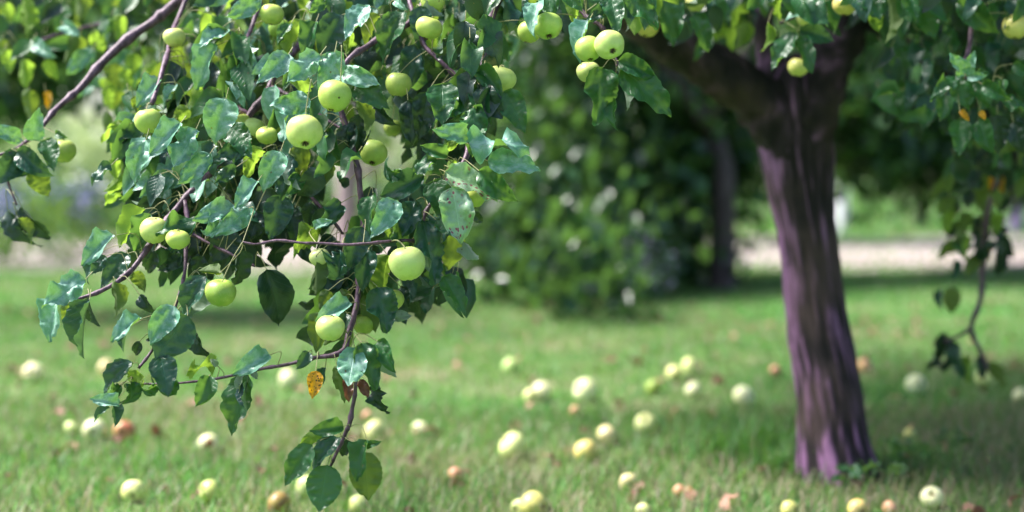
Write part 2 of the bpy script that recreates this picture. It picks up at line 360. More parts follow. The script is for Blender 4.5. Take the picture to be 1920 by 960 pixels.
# ------------------------------------------------------------------ the apple tree
tree = empty('apple_tree', G(1572, 893), 'old apple tree with leaning purple brown trunk and low drooping fruit laden branches', 'tree')
TL = Vector(tree.location)
def child(o):                             # parts are built in world space
    o.parent = tree; o.matrix_parent_inverse = Matrix.Translation(-TL); return o
def trunk_mesh():
    D = 4.0; spec = [(1582, 925, 86), (1575, 890, 74), (1566, 840, 67), (1560, 790, 64), (1556, 740, 62), (1549, 690, 59), (1538, 630, 57), (1530, 570, 55),
                     (1523, 500, 54), (1514, 430, 55), (1503, 360, 60), (1497, 300, 66), (1494, 255, 69), (1490, 205, 72), (1488, 165, 66), (1492, 130, 44), (1495, 105, 18), (1496, 98, 3)]
    pts = catmull([(P(a, b, D+.02), c/FPX*D) for a, b, c in spec], 14); seg = 88; co = []; rd = []
    for i, (p, r) in enumerate(pts):
        for k in range(seg):
            a = 2*math.pi*k/seg; ca, sa = math.cos(a), math.sin(a); s = i/len(pts)
            q = Vector((ca*2.2, sa*2.2, p.z*2.0+k*0)); tw = a+p.z*.5
            big = noise.noise(Vector((math.cos(tw)*1.6, math.sin(tw)*1.6, p.z*.9)))
            rg = noise.noise(Vector((math.cos(tw)*5.5, math.sin(tw)*5.5, p.z*6.5+3+tw*.9))); rg2 = noise.noise(Vector((math.cos(tw)*14, math.sin(tw)*14, p.z*11)))
            lobe = .03*math.cos(5*tw+1.0)*(1+.6*max(0, 1-s*7))
            rr = r*(1+lobe+.10*big+.085*rg+.05*rg2)
            if s < .2: rr *= 1+((.2-s)/.2)**2*(.06+.26*max(0, math.cos(4*a+.6)))
            co.append((p.x+ca*rr, p.y+sa*rr, p.z)); rd.append(min(1, max(0, .42+.9*rg+.6*rg2+2.0*lobe+.4*big)))
    n = len(pts); idx = np.arange(n*seg).reshape(n, seg); nxt = np.roll(idx, -1, 1)
    f = np.stack([idx[:-1], nxt[:-1], nxt[1:], idx[1:]], -1).reshape(-1, 4)
    return child(npmesh('trunk', np.array(co), f, M['bark'], attrs={'ridge': np.array(rd)}))
trunk_mesh()
def limb(spec, name='limb', wob=.25, seg=22):
    pts = catmull([(P(a, b, d), r/FPX*d) for a, b, d, r in spec], 7); mb = MB(); mb.tube([p for p, r in pts], [r for p, r in pts], seg, True, wob)
    o = mb.build(name, M['bark']); at = o.data.attributes.new('ridge', 'FLOAT', 'POINT')
    at.data.foreach_set('value', np.array([min(1, max(0, .26+.8*noise.noise(Vector((v.x*14, v.y*14, v.z*14)))+.4*noise.noise(v*40))) for v in mb.v], dtype=np.float32)); return child(o)
limb([(1512, 350, 4.02, 30), (1490, 280, 4.0, 52), (1432, 200, 3.98, 50), (1370, 150, 3.93, 47), (1290, 100, 3.85, 42), (1200, 40, 3.7, 36), (1090, -50, 3.5, 27), (960, -140, 3.3, 22), (800, -210, 3.1, 17), (650, -230, 3.0, 12)])
limb([(1470, 200, 4.0, 40), (1445, 120, 4.03, 24), (1430, 40, 4.08, 20), (1420, -50, 4.15, 18), (1380, -260, 4.3, 14), (1300, -480, 4.5, 9)])
limb([(1500, 320, 4.02, 36), (1512, 225, 4.0, 57), (1548, 130, 4.0, 45), (1585, 55, 4.0, 41), (1605, -30, 4.02, 36), (1640, -190, 4.1, 28), (1720, -420, 4.3, 16)])
limb([(1590, 20, 4.0, 20), (1640, 48, 3.97, 14), (1700, 85, 3.9, 13), (1760, 135, 3.85, 12), (1830, 190, 3.9, 10), (1880, 240, 4.1, 7), (1905, 300, 4.3, 4)])
limb([(1600, 0, 4.0, 18), (1660, -20, 3.8, 14), (1750, -60, 3.5, 11), (1860, -60, 3.2, 8)])

BR = {  # drooping branches: (px, py, depth, half width px)
 'a': [(640, -235, 3.05, 11), (480, -120, 3.12, 10), (345, -8, 3.1, 9), (290, 35, 3.1, 8.5), (215, 97, 3.08, 8), (150, 165, 3.04, 7), (105, 205, 3.0, 5.5), (60, 255, 2.95, 4), (18, 285, 2.9, 3), (-40, 300, 2.9, 2.5)],
 'b': [(800, -210, 3.1, 12), (720, -80, 3.02, 9), (625, 5, 2.96, 7), (588, 50, 2.93, 6), (540, 110, 2.9, 6), (500, 172, 2.86, 6), (445, 255, 2.82, 6), (395, 325, 2.78, 6), (340, 378, 2.74, 6), (300, 430, 2.7, 5.5), (250, 500, 2.66, 5), (190, 543, 2.62, 4), (125, 568, 2.6, 2.6)],
 'c': [(1000, -120, 3.3, 12), (940, -30, 2.85, 9), (915, 80, 2.76, 8), (897, 160, 2.71, 7), (884, 240, 2.68, 6), (868, 305, 2.65, 5), (835, 350, 2.63, 4.5), (800, 400, 2.62, 4), (785, 452, 2.61, 3)],
 'd': [(850, -190, 3.1, 10), (830, -60, 2.9, 7), (775, 35, 2.8, 6), (710, 70, 2.76, 5.5), (655, 110, 2.72, 5), (640, 190, 2.73, 5), (668, 300, 2.72, 5.5), (682, 420, 2.7, 5.5), (672, 540, 2.66, 5.5), (655, 625, 2.62, 5.5), (640, 654, 2.6, 5.5), (590, 668, 2.6, 4.2), (560, 678, 2.6, 3.6), (500, 692, 2.6, 3), (430, 705, 2.6, 2.7), (350, 715, 2.6, 2.3), (250, 722, 2.6, 1.8)],
 'e': [(650, 640, 2.61, 4.5), (663, 700, 2.6, 3.6), (665, 740, 2.6, 3.6), (655, 790, 2.6, 4.5), (645, 812, 2.6, 4), (628, 850, 2.6, 3.2), (613, 882, 2.6, 2.2)],
 'f': [(790, 455, 2.6, 3), (722, 452, 2.57, 2.8), (640, 458, 2.56, 2.8), (572, 457, 2.55, 2.4), (520, 450, 2.55, 2.6), (478, 457, 2.54, 2.0), (453, 456, 2.54, 2.0)],
 'g': [(1010, -110, 3.2, 8), (1060, -20, 2.8, 5), (1100, 30, 2.72, 4), (1135, 60, 2.7, 3.6), (1152, 105, 2.68, 3), (1155, 125, 2.67, 2.4)],
 'h': [(1860, -60, 3.2, 7), (1830, 30, 3.15, 5), (1815, 100, 3.1, 4), (1812, 145, 3.08, 3), (1850, 175, 3.1, 3), (1930, 205, 3.1, 2)],
 'i': [(1900, 250, 4.1, 7), (1872, 330, 4.25, 5), (1848, 420, 4.3, 5), (1842, 500, 4.35, 5), (1838, 560, 4.35, 5), (1824, 615, 4.35, 4.5), (1836, 655, 4.35, 4), (1852, 695, 4.35, 3)],
 'j': [(380, -60, 3.12, 5), (330, 40, 3.05, 4.5), (312, 110, 2.85, 4.5), (285, 195, 2.76, 4)],
 'k': [(345, 375, 2.74, 4), (352, 460, 2.7, 3.4), (345, 520, 2.66, 3.2), (322, 590, 2.62, 3), (288, 650, 2.6, 3), (262, 690, 2.58, 2.6)],
 'l': [(470, 215, 2.84, 4), (436, 190, 2.85, 4), (432, 150, 2.86, 4), (445, 110, 2.88, 4), (470, 60, 2.92, 4), (500, -20, 3.0, 4)],
 'm': [(900, 180, 2.71, 4), (850, 140, 2.74, 4), (822, 112, 2.75, 4), (790, 70, 2.78, 4), (770, 10, 2.82, 4), (760, -60, 2.9, 4)],
 'n': [(1580, -60, 3.5, 6), (1545, -10, 3.3, 4), (1510, 18, 3.25, 3), (1463, 44, 3.2, 2.2)],
 'o': [(440, 262, 2.82, 4), (500, 300, 2.78, 3.5), (560, 340, 2.75, 3.5), (600, 390, 2.74, 3), (640, 440, 2.74, 2.5)],
 'p': [(510, 165, 2.86, 4), (560, 190, 2.8, 3.4), (600, 215, 2.78, 3), (650, 245, 2.76, 2.5)],
 'q': [(20, 285, 2.9, 3), (12, 340, 2.9, 2), (30, 385, 2.9, 1.6)],
 'r': [(1824, 615, 4.35, 3.5), (1795, 632, 4.35, 3), (1770, 640, 4.35, 2)],
 's': [(1250, -90, 3.6, 6), (1235, -30, 3.1, 4), (1215, 15, 3.2, 3)],
 't': [(300, 425, 2.7, 3.5), (350, 440, 2.72, 3), (420, 470, 2.7, 2.6), (480, 500, 2.68, 2.2)],
 'u': [(380, -140, 3.7, 7), (300, -20, 3.75, 5), (200, 40, 3.7, 4), (90, 70, 3.6, 3), (20, 100, 3.5, 2)],
}
SP = {}; BMB = {}; samp = []
for key, spec in BR.items():
    pts = catmull([(P(a, b, d), r/FPX*d) for a, b, d, r in spec], 6); mb = MB()
    pts = [(p, r*(1.32 if i_ % 5 == 2 else 1.0)) for i_, (p, r) in enumerate(pts)]; pts = [(p+Vector((noise.noise(p*14), noise.noise(p*14+Vector((5, 0, 0))), noise.noise(p*14+Vector((0, 7, 0)))))*.006, r*(1+.18*noise.noise(p*60))) for p, r in pts]
    mb.tube([p for p, r in pts], [r for p, r in pts], 10, True, .12)
    BMB[key] = mb
    for p, r in pts: samp.append((p, key))
SA = np.array([tuple(p) for p, k in samp])
def nearest(p):
    d = np.linalg.norm(SA-np.array(p), axis=1); i = int(d.argmin()); return Vector(SA[i]), samp[i][1], float(d[i])

# hero leaves: d0 | bx,by,tx,ty,width,kind[,mesh]
HERO = """
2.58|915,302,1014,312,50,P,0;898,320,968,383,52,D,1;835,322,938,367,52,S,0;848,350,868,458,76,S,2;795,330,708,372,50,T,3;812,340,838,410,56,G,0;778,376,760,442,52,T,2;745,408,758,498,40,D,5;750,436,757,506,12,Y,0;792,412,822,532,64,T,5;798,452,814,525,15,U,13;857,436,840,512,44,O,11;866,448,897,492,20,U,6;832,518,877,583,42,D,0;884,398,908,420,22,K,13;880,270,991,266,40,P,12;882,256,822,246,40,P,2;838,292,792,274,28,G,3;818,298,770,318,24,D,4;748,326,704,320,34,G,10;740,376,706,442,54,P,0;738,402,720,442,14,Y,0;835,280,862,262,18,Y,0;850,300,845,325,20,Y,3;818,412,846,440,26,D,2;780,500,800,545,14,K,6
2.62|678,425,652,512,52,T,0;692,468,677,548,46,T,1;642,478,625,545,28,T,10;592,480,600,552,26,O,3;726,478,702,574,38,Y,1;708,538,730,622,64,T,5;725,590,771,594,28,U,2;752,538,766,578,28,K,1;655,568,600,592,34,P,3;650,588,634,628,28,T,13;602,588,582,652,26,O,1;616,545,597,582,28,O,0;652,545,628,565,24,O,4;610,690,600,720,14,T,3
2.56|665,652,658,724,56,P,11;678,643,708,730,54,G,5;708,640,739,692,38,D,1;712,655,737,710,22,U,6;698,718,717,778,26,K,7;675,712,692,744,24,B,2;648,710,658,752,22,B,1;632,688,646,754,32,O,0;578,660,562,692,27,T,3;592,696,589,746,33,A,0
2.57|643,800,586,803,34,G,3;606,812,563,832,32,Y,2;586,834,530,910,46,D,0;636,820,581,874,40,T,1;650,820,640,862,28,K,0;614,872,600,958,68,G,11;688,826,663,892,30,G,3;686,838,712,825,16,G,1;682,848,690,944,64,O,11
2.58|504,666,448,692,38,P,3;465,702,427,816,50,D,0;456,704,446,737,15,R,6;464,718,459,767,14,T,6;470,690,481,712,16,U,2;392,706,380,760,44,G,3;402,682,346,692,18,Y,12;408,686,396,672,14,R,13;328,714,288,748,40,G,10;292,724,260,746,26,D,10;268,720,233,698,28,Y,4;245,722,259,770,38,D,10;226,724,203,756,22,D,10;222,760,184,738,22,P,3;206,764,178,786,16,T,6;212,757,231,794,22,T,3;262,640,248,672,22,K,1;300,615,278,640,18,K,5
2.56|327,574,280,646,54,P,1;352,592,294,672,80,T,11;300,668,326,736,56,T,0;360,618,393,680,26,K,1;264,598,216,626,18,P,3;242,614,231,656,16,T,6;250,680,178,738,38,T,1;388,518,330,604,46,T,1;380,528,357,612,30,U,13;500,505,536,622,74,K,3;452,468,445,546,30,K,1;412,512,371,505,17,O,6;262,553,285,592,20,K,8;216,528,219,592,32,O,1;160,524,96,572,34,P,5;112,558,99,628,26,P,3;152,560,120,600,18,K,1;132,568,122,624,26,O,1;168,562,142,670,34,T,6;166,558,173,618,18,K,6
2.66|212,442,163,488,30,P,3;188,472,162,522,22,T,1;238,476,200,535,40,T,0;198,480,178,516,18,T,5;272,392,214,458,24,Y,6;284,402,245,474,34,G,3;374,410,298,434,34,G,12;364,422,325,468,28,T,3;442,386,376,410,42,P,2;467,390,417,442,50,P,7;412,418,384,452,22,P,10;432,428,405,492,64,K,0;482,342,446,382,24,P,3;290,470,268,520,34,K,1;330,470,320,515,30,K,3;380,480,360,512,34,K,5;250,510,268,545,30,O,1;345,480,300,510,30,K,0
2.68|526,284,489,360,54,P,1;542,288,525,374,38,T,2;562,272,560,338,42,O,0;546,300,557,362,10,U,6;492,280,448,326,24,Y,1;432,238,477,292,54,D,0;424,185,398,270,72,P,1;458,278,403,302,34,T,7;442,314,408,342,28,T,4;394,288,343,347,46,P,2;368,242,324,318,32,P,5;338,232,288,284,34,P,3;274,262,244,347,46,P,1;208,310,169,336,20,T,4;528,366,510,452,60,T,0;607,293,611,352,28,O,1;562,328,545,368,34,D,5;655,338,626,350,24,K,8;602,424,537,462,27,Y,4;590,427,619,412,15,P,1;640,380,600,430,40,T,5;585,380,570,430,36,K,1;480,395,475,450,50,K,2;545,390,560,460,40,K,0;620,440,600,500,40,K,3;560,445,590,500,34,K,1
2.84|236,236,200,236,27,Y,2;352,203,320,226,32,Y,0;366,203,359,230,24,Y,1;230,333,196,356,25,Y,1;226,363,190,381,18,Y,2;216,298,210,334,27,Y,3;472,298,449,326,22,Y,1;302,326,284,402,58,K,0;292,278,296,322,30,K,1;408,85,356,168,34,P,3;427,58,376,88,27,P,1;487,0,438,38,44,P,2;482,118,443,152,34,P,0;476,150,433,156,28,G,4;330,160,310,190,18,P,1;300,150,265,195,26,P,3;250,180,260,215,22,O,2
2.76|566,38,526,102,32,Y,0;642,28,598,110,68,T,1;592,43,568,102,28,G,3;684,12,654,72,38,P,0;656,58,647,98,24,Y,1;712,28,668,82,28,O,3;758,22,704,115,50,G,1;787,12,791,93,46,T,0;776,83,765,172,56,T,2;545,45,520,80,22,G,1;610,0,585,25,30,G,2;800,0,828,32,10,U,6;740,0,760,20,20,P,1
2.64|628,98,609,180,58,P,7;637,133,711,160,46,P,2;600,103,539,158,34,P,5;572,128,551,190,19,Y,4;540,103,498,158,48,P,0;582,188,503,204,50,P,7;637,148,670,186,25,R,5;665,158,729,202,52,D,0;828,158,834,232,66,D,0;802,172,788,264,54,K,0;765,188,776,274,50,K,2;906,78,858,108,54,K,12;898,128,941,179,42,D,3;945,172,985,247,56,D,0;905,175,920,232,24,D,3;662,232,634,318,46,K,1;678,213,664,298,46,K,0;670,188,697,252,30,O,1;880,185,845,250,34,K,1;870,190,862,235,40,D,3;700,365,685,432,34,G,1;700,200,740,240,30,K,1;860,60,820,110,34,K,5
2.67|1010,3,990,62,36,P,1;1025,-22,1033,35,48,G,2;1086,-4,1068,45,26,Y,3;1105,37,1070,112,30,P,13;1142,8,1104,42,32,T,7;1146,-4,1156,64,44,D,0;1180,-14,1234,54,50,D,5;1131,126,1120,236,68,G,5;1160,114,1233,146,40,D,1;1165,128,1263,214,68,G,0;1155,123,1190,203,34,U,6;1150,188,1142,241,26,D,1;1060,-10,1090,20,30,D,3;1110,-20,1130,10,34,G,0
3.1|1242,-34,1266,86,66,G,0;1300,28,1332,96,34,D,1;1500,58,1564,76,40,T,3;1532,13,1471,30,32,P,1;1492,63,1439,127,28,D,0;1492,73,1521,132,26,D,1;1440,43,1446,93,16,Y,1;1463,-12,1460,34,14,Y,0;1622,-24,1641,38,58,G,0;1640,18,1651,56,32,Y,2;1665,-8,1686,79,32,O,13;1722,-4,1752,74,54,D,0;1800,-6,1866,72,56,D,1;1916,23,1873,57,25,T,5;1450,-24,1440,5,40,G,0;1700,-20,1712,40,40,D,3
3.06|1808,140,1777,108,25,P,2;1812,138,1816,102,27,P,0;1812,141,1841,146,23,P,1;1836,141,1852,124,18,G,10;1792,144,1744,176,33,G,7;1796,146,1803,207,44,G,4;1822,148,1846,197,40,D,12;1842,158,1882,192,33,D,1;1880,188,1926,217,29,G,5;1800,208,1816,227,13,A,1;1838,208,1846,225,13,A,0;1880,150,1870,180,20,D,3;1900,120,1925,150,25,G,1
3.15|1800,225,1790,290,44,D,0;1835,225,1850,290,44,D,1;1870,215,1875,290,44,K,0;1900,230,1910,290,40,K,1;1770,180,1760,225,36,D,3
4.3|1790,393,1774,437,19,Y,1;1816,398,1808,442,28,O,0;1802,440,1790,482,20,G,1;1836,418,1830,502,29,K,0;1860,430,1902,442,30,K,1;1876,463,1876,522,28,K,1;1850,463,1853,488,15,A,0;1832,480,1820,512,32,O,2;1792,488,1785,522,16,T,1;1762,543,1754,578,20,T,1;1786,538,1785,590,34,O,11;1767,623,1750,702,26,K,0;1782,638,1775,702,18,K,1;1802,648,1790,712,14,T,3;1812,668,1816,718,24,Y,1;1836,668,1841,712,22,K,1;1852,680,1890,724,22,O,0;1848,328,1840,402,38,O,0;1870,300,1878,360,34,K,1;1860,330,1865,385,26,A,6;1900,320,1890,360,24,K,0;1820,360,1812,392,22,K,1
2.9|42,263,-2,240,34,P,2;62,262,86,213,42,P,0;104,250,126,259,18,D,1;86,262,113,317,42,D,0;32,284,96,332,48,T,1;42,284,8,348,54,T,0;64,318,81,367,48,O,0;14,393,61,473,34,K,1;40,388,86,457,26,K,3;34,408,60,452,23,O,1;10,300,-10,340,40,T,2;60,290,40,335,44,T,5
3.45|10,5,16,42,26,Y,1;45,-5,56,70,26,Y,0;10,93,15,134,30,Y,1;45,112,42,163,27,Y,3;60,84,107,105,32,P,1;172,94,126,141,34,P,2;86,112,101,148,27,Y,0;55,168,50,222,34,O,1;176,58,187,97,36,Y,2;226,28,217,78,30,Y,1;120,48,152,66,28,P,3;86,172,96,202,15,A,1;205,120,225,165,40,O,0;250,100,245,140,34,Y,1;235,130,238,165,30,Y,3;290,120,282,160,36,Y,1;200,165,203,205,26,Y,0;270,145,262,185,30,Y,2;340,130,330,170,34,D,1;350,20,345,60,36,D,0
"""
KIND = {'D': ('leaf', 1, 'd'), 'G': ('leaf', 1, 'd'), 'T': ('leaf_teal', 1, 'd'), 'P': ('leaf_pale', 1, 'p'), 'Y': ('leaf_backlit', -1, 'y'), 'O': ('leaf_olive', -1, 'y'),
        'K': ('leaf_shaded', 1, 'k'), 'U': ('leaf_under', -1, 'k'), 'S': ('leaf_spot', 1, 'd'), 'A': ('leaf_yellow', 1, 'd'), 'B': ('leaf_brown', 1, 'd'), 'R': ('leaf_under', 1, 'd')}
def leaf_matrix(bx, by, tx, ty, w, d, kind, rs):
    side, mode = KIND[kind][1:]
    L = math.hypot(tx-bx, ty-by); Lr = rs.uniform(80, 94)*2.6/d
    if kind in 'ABR': Lr = L*1.05
    t = math.sqrt(max(0.02, (Lr/L)**2-1)); t = min(t, {'p': .85, 'd': .6, 'y': .6, 'k': .45}[mode])
    if mode == 'y': t = -t*.8
    if mode == 'k': t *= rs.choice([-1, 1])*.6
    b = P(bx, by, d); k = d/FPX
    ax = RT*((tx-bx)*k)+UP*((by-ty)*k)-FWD*(t*L*k); ln = ax.length; a = ax.normalized()
    view = (CAMP-b).normalized(); n0 = (view-a*view.dot(a)).normalized()*side
    wr = max(w, .54*ln/k); rho = math.acos(min(1, w/wr))*.85
    upv = Vector((0, 0, 1)); c1 = Matrix.Rotation(rho, 3, a) @ n0; c2 = Matrix.Rotation(-rho, 3, a) @ n0
    up_ = {'k': .3}.get(mode, 1); hi, lo = (c1, c2) if c1.z > c2.z else (c2, c1); n = (lo if rs.random() < .75 else hi) if mode == 'k' else hi
    x = a.cross(n).normalized()
    Wm = wr*k/.62
    m = Matrix((( x.x*Wm, a.x*ln, n.x*ln, b.x), (x.y*Wm, a.y*ln, n.y*ln, b.y), (x.z*Wm, a.z*ln, n.z*ln, b.z), (0, 0, 0, 1)))
    return m
class Foliage:                              # leaves past the 300 largest, joined
    def __init__(s): s.by = {}
    def add(s, m, var, mk): s.by.setdefault(mk, []).append((m, var))
def low_mesh(items):
    CO = []; FS = []; UV = []; RN = []; b = 0
    for m, var in items:
        co, fs, uv = LOW[var % len(LOW)]; A = np.array(m); c = co @ A[:3, :3].T + A[:3, 3]
        CO.append(c); FS.append(fs+b); UV.append(uv); RN.append(np.full(len(co), random.random())); b += len(co)
    return np.concatenate(CO), np.concatenate(FS), np.concatenate(UV), np.concatenate(RN)
ALL = []                                    # (size, matrix, mesh index, kind, hero)
rs = random.Random(3); OFF = {'P': -.03, 'K': .07, 'Y': .02, 'O': .03, 'T': .01, 'U': .03}
for line in HERO.strip().splitlines():
    d0, items = line.split('|'); d0 = float(d0)
    for it in items.split(';'):
        q = it.split(','); bx, by, tx, ty, w = map(float, q[:5]); kind = q[5]; var = int(q[6])
        d = d0+OFF.get(kind, 0)+rs.uniform(-.02, .02)
        ALL.append((1e6, leaf_matrix(bx, by, tx, ty, w, d, kind, rs), var, kind, kind))
# filler leaves along the bough mass
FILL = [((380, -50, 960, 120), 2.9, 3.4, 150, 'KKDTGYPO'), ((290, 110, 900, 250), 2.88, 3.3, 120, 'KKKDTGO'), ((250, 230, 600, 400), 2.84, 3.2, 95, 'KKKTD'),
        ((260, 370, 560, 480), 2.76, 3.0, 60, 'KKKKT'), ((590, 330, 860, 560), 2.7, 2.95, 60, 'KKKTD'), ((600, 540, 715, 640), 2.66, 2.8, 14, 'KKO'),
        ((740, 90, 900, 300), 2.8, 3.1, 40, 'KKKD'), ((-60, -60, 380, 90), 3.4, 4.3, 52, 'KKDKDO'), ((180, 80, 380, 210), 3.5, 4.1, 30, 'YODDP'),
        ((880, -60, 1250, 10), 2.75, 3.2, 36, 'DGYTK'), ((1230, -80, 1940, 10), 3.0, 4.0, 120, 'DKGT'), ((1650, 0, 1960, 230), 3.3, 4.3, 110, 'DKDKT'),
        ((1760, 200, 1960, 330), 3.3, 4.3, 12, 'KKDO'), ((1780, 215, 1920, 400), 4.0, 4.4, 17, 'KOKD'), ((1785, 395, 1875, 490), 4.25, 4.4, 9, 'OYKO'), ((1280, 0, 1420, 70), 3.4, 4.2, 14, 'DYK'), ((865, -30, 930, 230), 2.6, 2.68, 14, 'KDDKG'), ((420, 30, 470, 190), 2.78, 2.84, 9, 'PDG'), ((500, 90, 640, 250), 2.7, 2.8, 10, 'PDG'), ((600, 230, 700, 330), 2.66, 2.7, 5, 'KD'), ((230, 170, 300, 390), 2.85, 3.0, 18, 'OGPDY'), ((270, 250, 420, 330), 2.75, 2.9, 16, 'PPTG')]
HOLES = [(700, 245, 45), (735, 330, 26), (590, 455, 22), (655, 365, 26), (640, 270, 0), (565, 560, 40), (520, 520, 30), (700, 640, 30)]
for (x0, y0, x1, y1), da, db, n, kinds in FILL:
    for i in range(int(n*1.6)):
        bx, by = rs.uniform(x0, x1), rs.uniform(y0, y1)
        if any(math.hypot(bx-a, by+25-b) < r+22 for a, b, r in HOLES): continue
        d = rs.uniform(da, db); L = rs.uniform(50, 86)*2.6/d; an = R(rs.gauss(102, 32)); kind = rs.choice(kinds)
        w = L*rs.uniform(.35, .72)
        ALL.append((L*w, leaf_matrix(bx, by, bx+L*math.cos(an), by+L*math.sin(an), w, d, kind, rs), rs.randrange(10), kind, None))
ALL.sort(key=lambda t: -t[0])
STK = MB(); fol = Foliage(); branch_obj = {}; leafdata = []
LBL = {'A': 'bright orange yellow leaf with black spots', 'S': 'pale green leaf with red brown rust spots', 'B': 'withered red brown leaf'}
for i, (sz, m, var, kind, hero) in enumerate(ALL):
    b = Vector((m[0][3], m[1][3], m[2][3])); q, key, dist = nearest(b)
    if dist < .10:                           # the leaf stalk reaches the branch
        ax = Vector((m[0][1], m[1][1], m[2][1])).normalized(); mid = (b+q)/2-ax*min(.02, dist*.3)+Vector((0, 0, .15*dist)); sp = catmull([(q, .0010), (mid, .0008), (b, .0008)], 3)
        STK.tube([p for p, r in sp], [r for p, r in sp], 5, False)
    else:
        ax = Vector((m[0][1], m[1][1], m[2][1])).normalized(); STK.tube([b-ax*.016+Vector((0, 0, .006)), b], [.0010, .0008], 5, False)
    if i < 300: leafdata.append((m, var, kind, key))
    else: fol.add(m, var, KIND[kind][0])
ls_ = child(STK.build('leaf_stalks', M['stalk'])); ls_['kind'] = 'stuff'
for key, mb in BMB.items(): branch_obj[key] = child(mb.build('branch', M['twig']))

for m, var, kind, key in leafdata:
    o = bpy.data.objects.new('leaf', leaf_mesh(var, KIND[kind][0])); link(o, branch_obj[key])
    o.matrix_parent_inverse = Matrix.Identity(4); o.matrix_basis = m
    if kind in LBL: o['label'] = LBL[kind]
# the crown above the frame that shades trunk and grass
crown = []
for c in range(760):
    while True:
        u = Vector((random.uniform(-1, 1), random.uniform(-1, 1), random.uniform(-1, 1)))
        if u.length < 1: break
    cc = Vector((1.5+u.x*2.9, 5.0+u.y*1.9, 2.75+u.z*1.0)) if c % 2 else Vector((2.3+u.x*2.2, 4.0+u.y*1.6, 2.2+u.z*.8))
    if cc.z < CAMH+.137*cc.y+.30: continue
    for k in range(52):
        p = cc+Vector((random.gauss(0, .2), random.gauss(0, .2), random.gauss(0, .13)))
        if p.z < CAMH+.135*p.y+.1: continue
        rot = Matrix.Rotation(random.uniform(0, 6.28), 4, 'Z') @ Matrix.Rotation(R(random.gauss(-45, 30)), 4, 'X') @ Matrix.Rotation(R(random.gauss(0, 35)), 4, 'Y')
        s_ = random.uniform(.075, .11); crown.append((Matrix.Translation(p) @ rot @ Matrix.Scale(s_, 4), random.randrange(10)))
fol.by.setdefault('leaf', []).extend(crown)
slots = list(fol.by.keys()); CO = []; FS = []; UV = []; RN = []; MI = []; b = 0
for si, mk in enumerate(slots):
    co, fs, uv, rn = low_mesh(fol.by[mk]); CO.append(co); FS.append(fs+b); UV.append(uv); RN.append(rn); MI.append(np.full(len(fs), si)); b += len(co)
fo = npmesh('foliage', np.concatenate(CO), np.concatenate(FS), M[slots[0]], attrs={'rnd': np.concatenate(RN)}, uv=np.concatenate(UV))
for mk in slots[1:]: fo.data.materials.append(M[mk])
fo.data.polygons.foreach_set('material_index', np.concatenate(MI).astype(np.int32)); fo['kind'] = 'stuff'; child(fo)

# ------------------------------------------------------------------ apples
def apple_mesh(seed, lob=.035, flat=.88):
    n, seg = 20, 28; prof = []
    for i in range(n+1):
        a = math.pi*i/n; r = math.sin(a)*(1+.05*math.cos(a)); z = math.cos(a)*flat
        z -= .36*math.exp(-(r/.24)**2)*(a < math.pi/2)*1.0; z += .22*math.exp(-(r/.20)**2)*(a > math.pi/2)
        r *= 1-.07*(1-math.cos(a))*.5; prof.append((r, z))
    co = []; 
    for i, (r, z) in enumerate(prof):
        for k in range(seg):
            a = 2*math.pi*k/seg; d = Vector((math.cos(a), math.sin(a), z))
            f = 1+lob*math.cos(5*a+seed)*(.35+.65*(1-z)/2)+.05*noise.noise(d*1.1+Vector((seed*3.3, 0, 0)))
            co.append((d.x*r*f, d.y*r*f, z*(1+.03*math.cos(5*a+seed)*(z < 0))))
    idx = np.arange((n+1)*seg).reshape(n+1, seg); nxt = np.roll(idx, -1, 1)
    f = np.stack([idx[:-1], idx[1:], nxt[1:], nxt[:-1]], -1).reshape(-1, 4).tolist()
    me = bpy.data.meshes.new('apple'); me.from_pydata((np.array(co)*.5).tolist(), [], f); me.polygons.foreach_set('use_smooth', [True]*len(f))
    me.materials.append(M['apple']); me.update(); return me
AM = [apple_mesh(i, (.03, .015, .045, .02)[i % 4], (.86, .92, .80, .88)[i % 4]) for i in range(6)]
def calyx_mesh():
    mb = MB(); mb.tube([Vector((0, 0, -.335)), Vector((0, 0, -.345))], [.055, .05], 7)
    for k in range(5):
        a = 2*math.pi*k/5; o = Vector((math.cos(a), math.sin(a), 0)); mb.tube([Vector((0, 0, -.34))+o*.03, Vector((0, 0, -.41))+o*.075, Vector((0, 0, -.45))+o*.04], [.022, .018, .004], 4)
    me = mb.build('calyx', M['dry']); d = me.data; bpy.data.objects.remove(me); return d
CALYX = calyx_mesh()
COLS = {'g': (.40, .55, .12), 'l': (.56, .68, .22), 'y': (.66, .62, .20), 'd': (.24, .38, .06), 'p': (.74, .75, .34), 'w': (.80, .80, .50), 'r': (.50, .13, .09), 'k': (.62, .26, .20), 'b': (.24, .10, .05),
        'o': (.74, .56, .20), 'e': (.80, .62, .36), 't': (.58, .70, .28)}
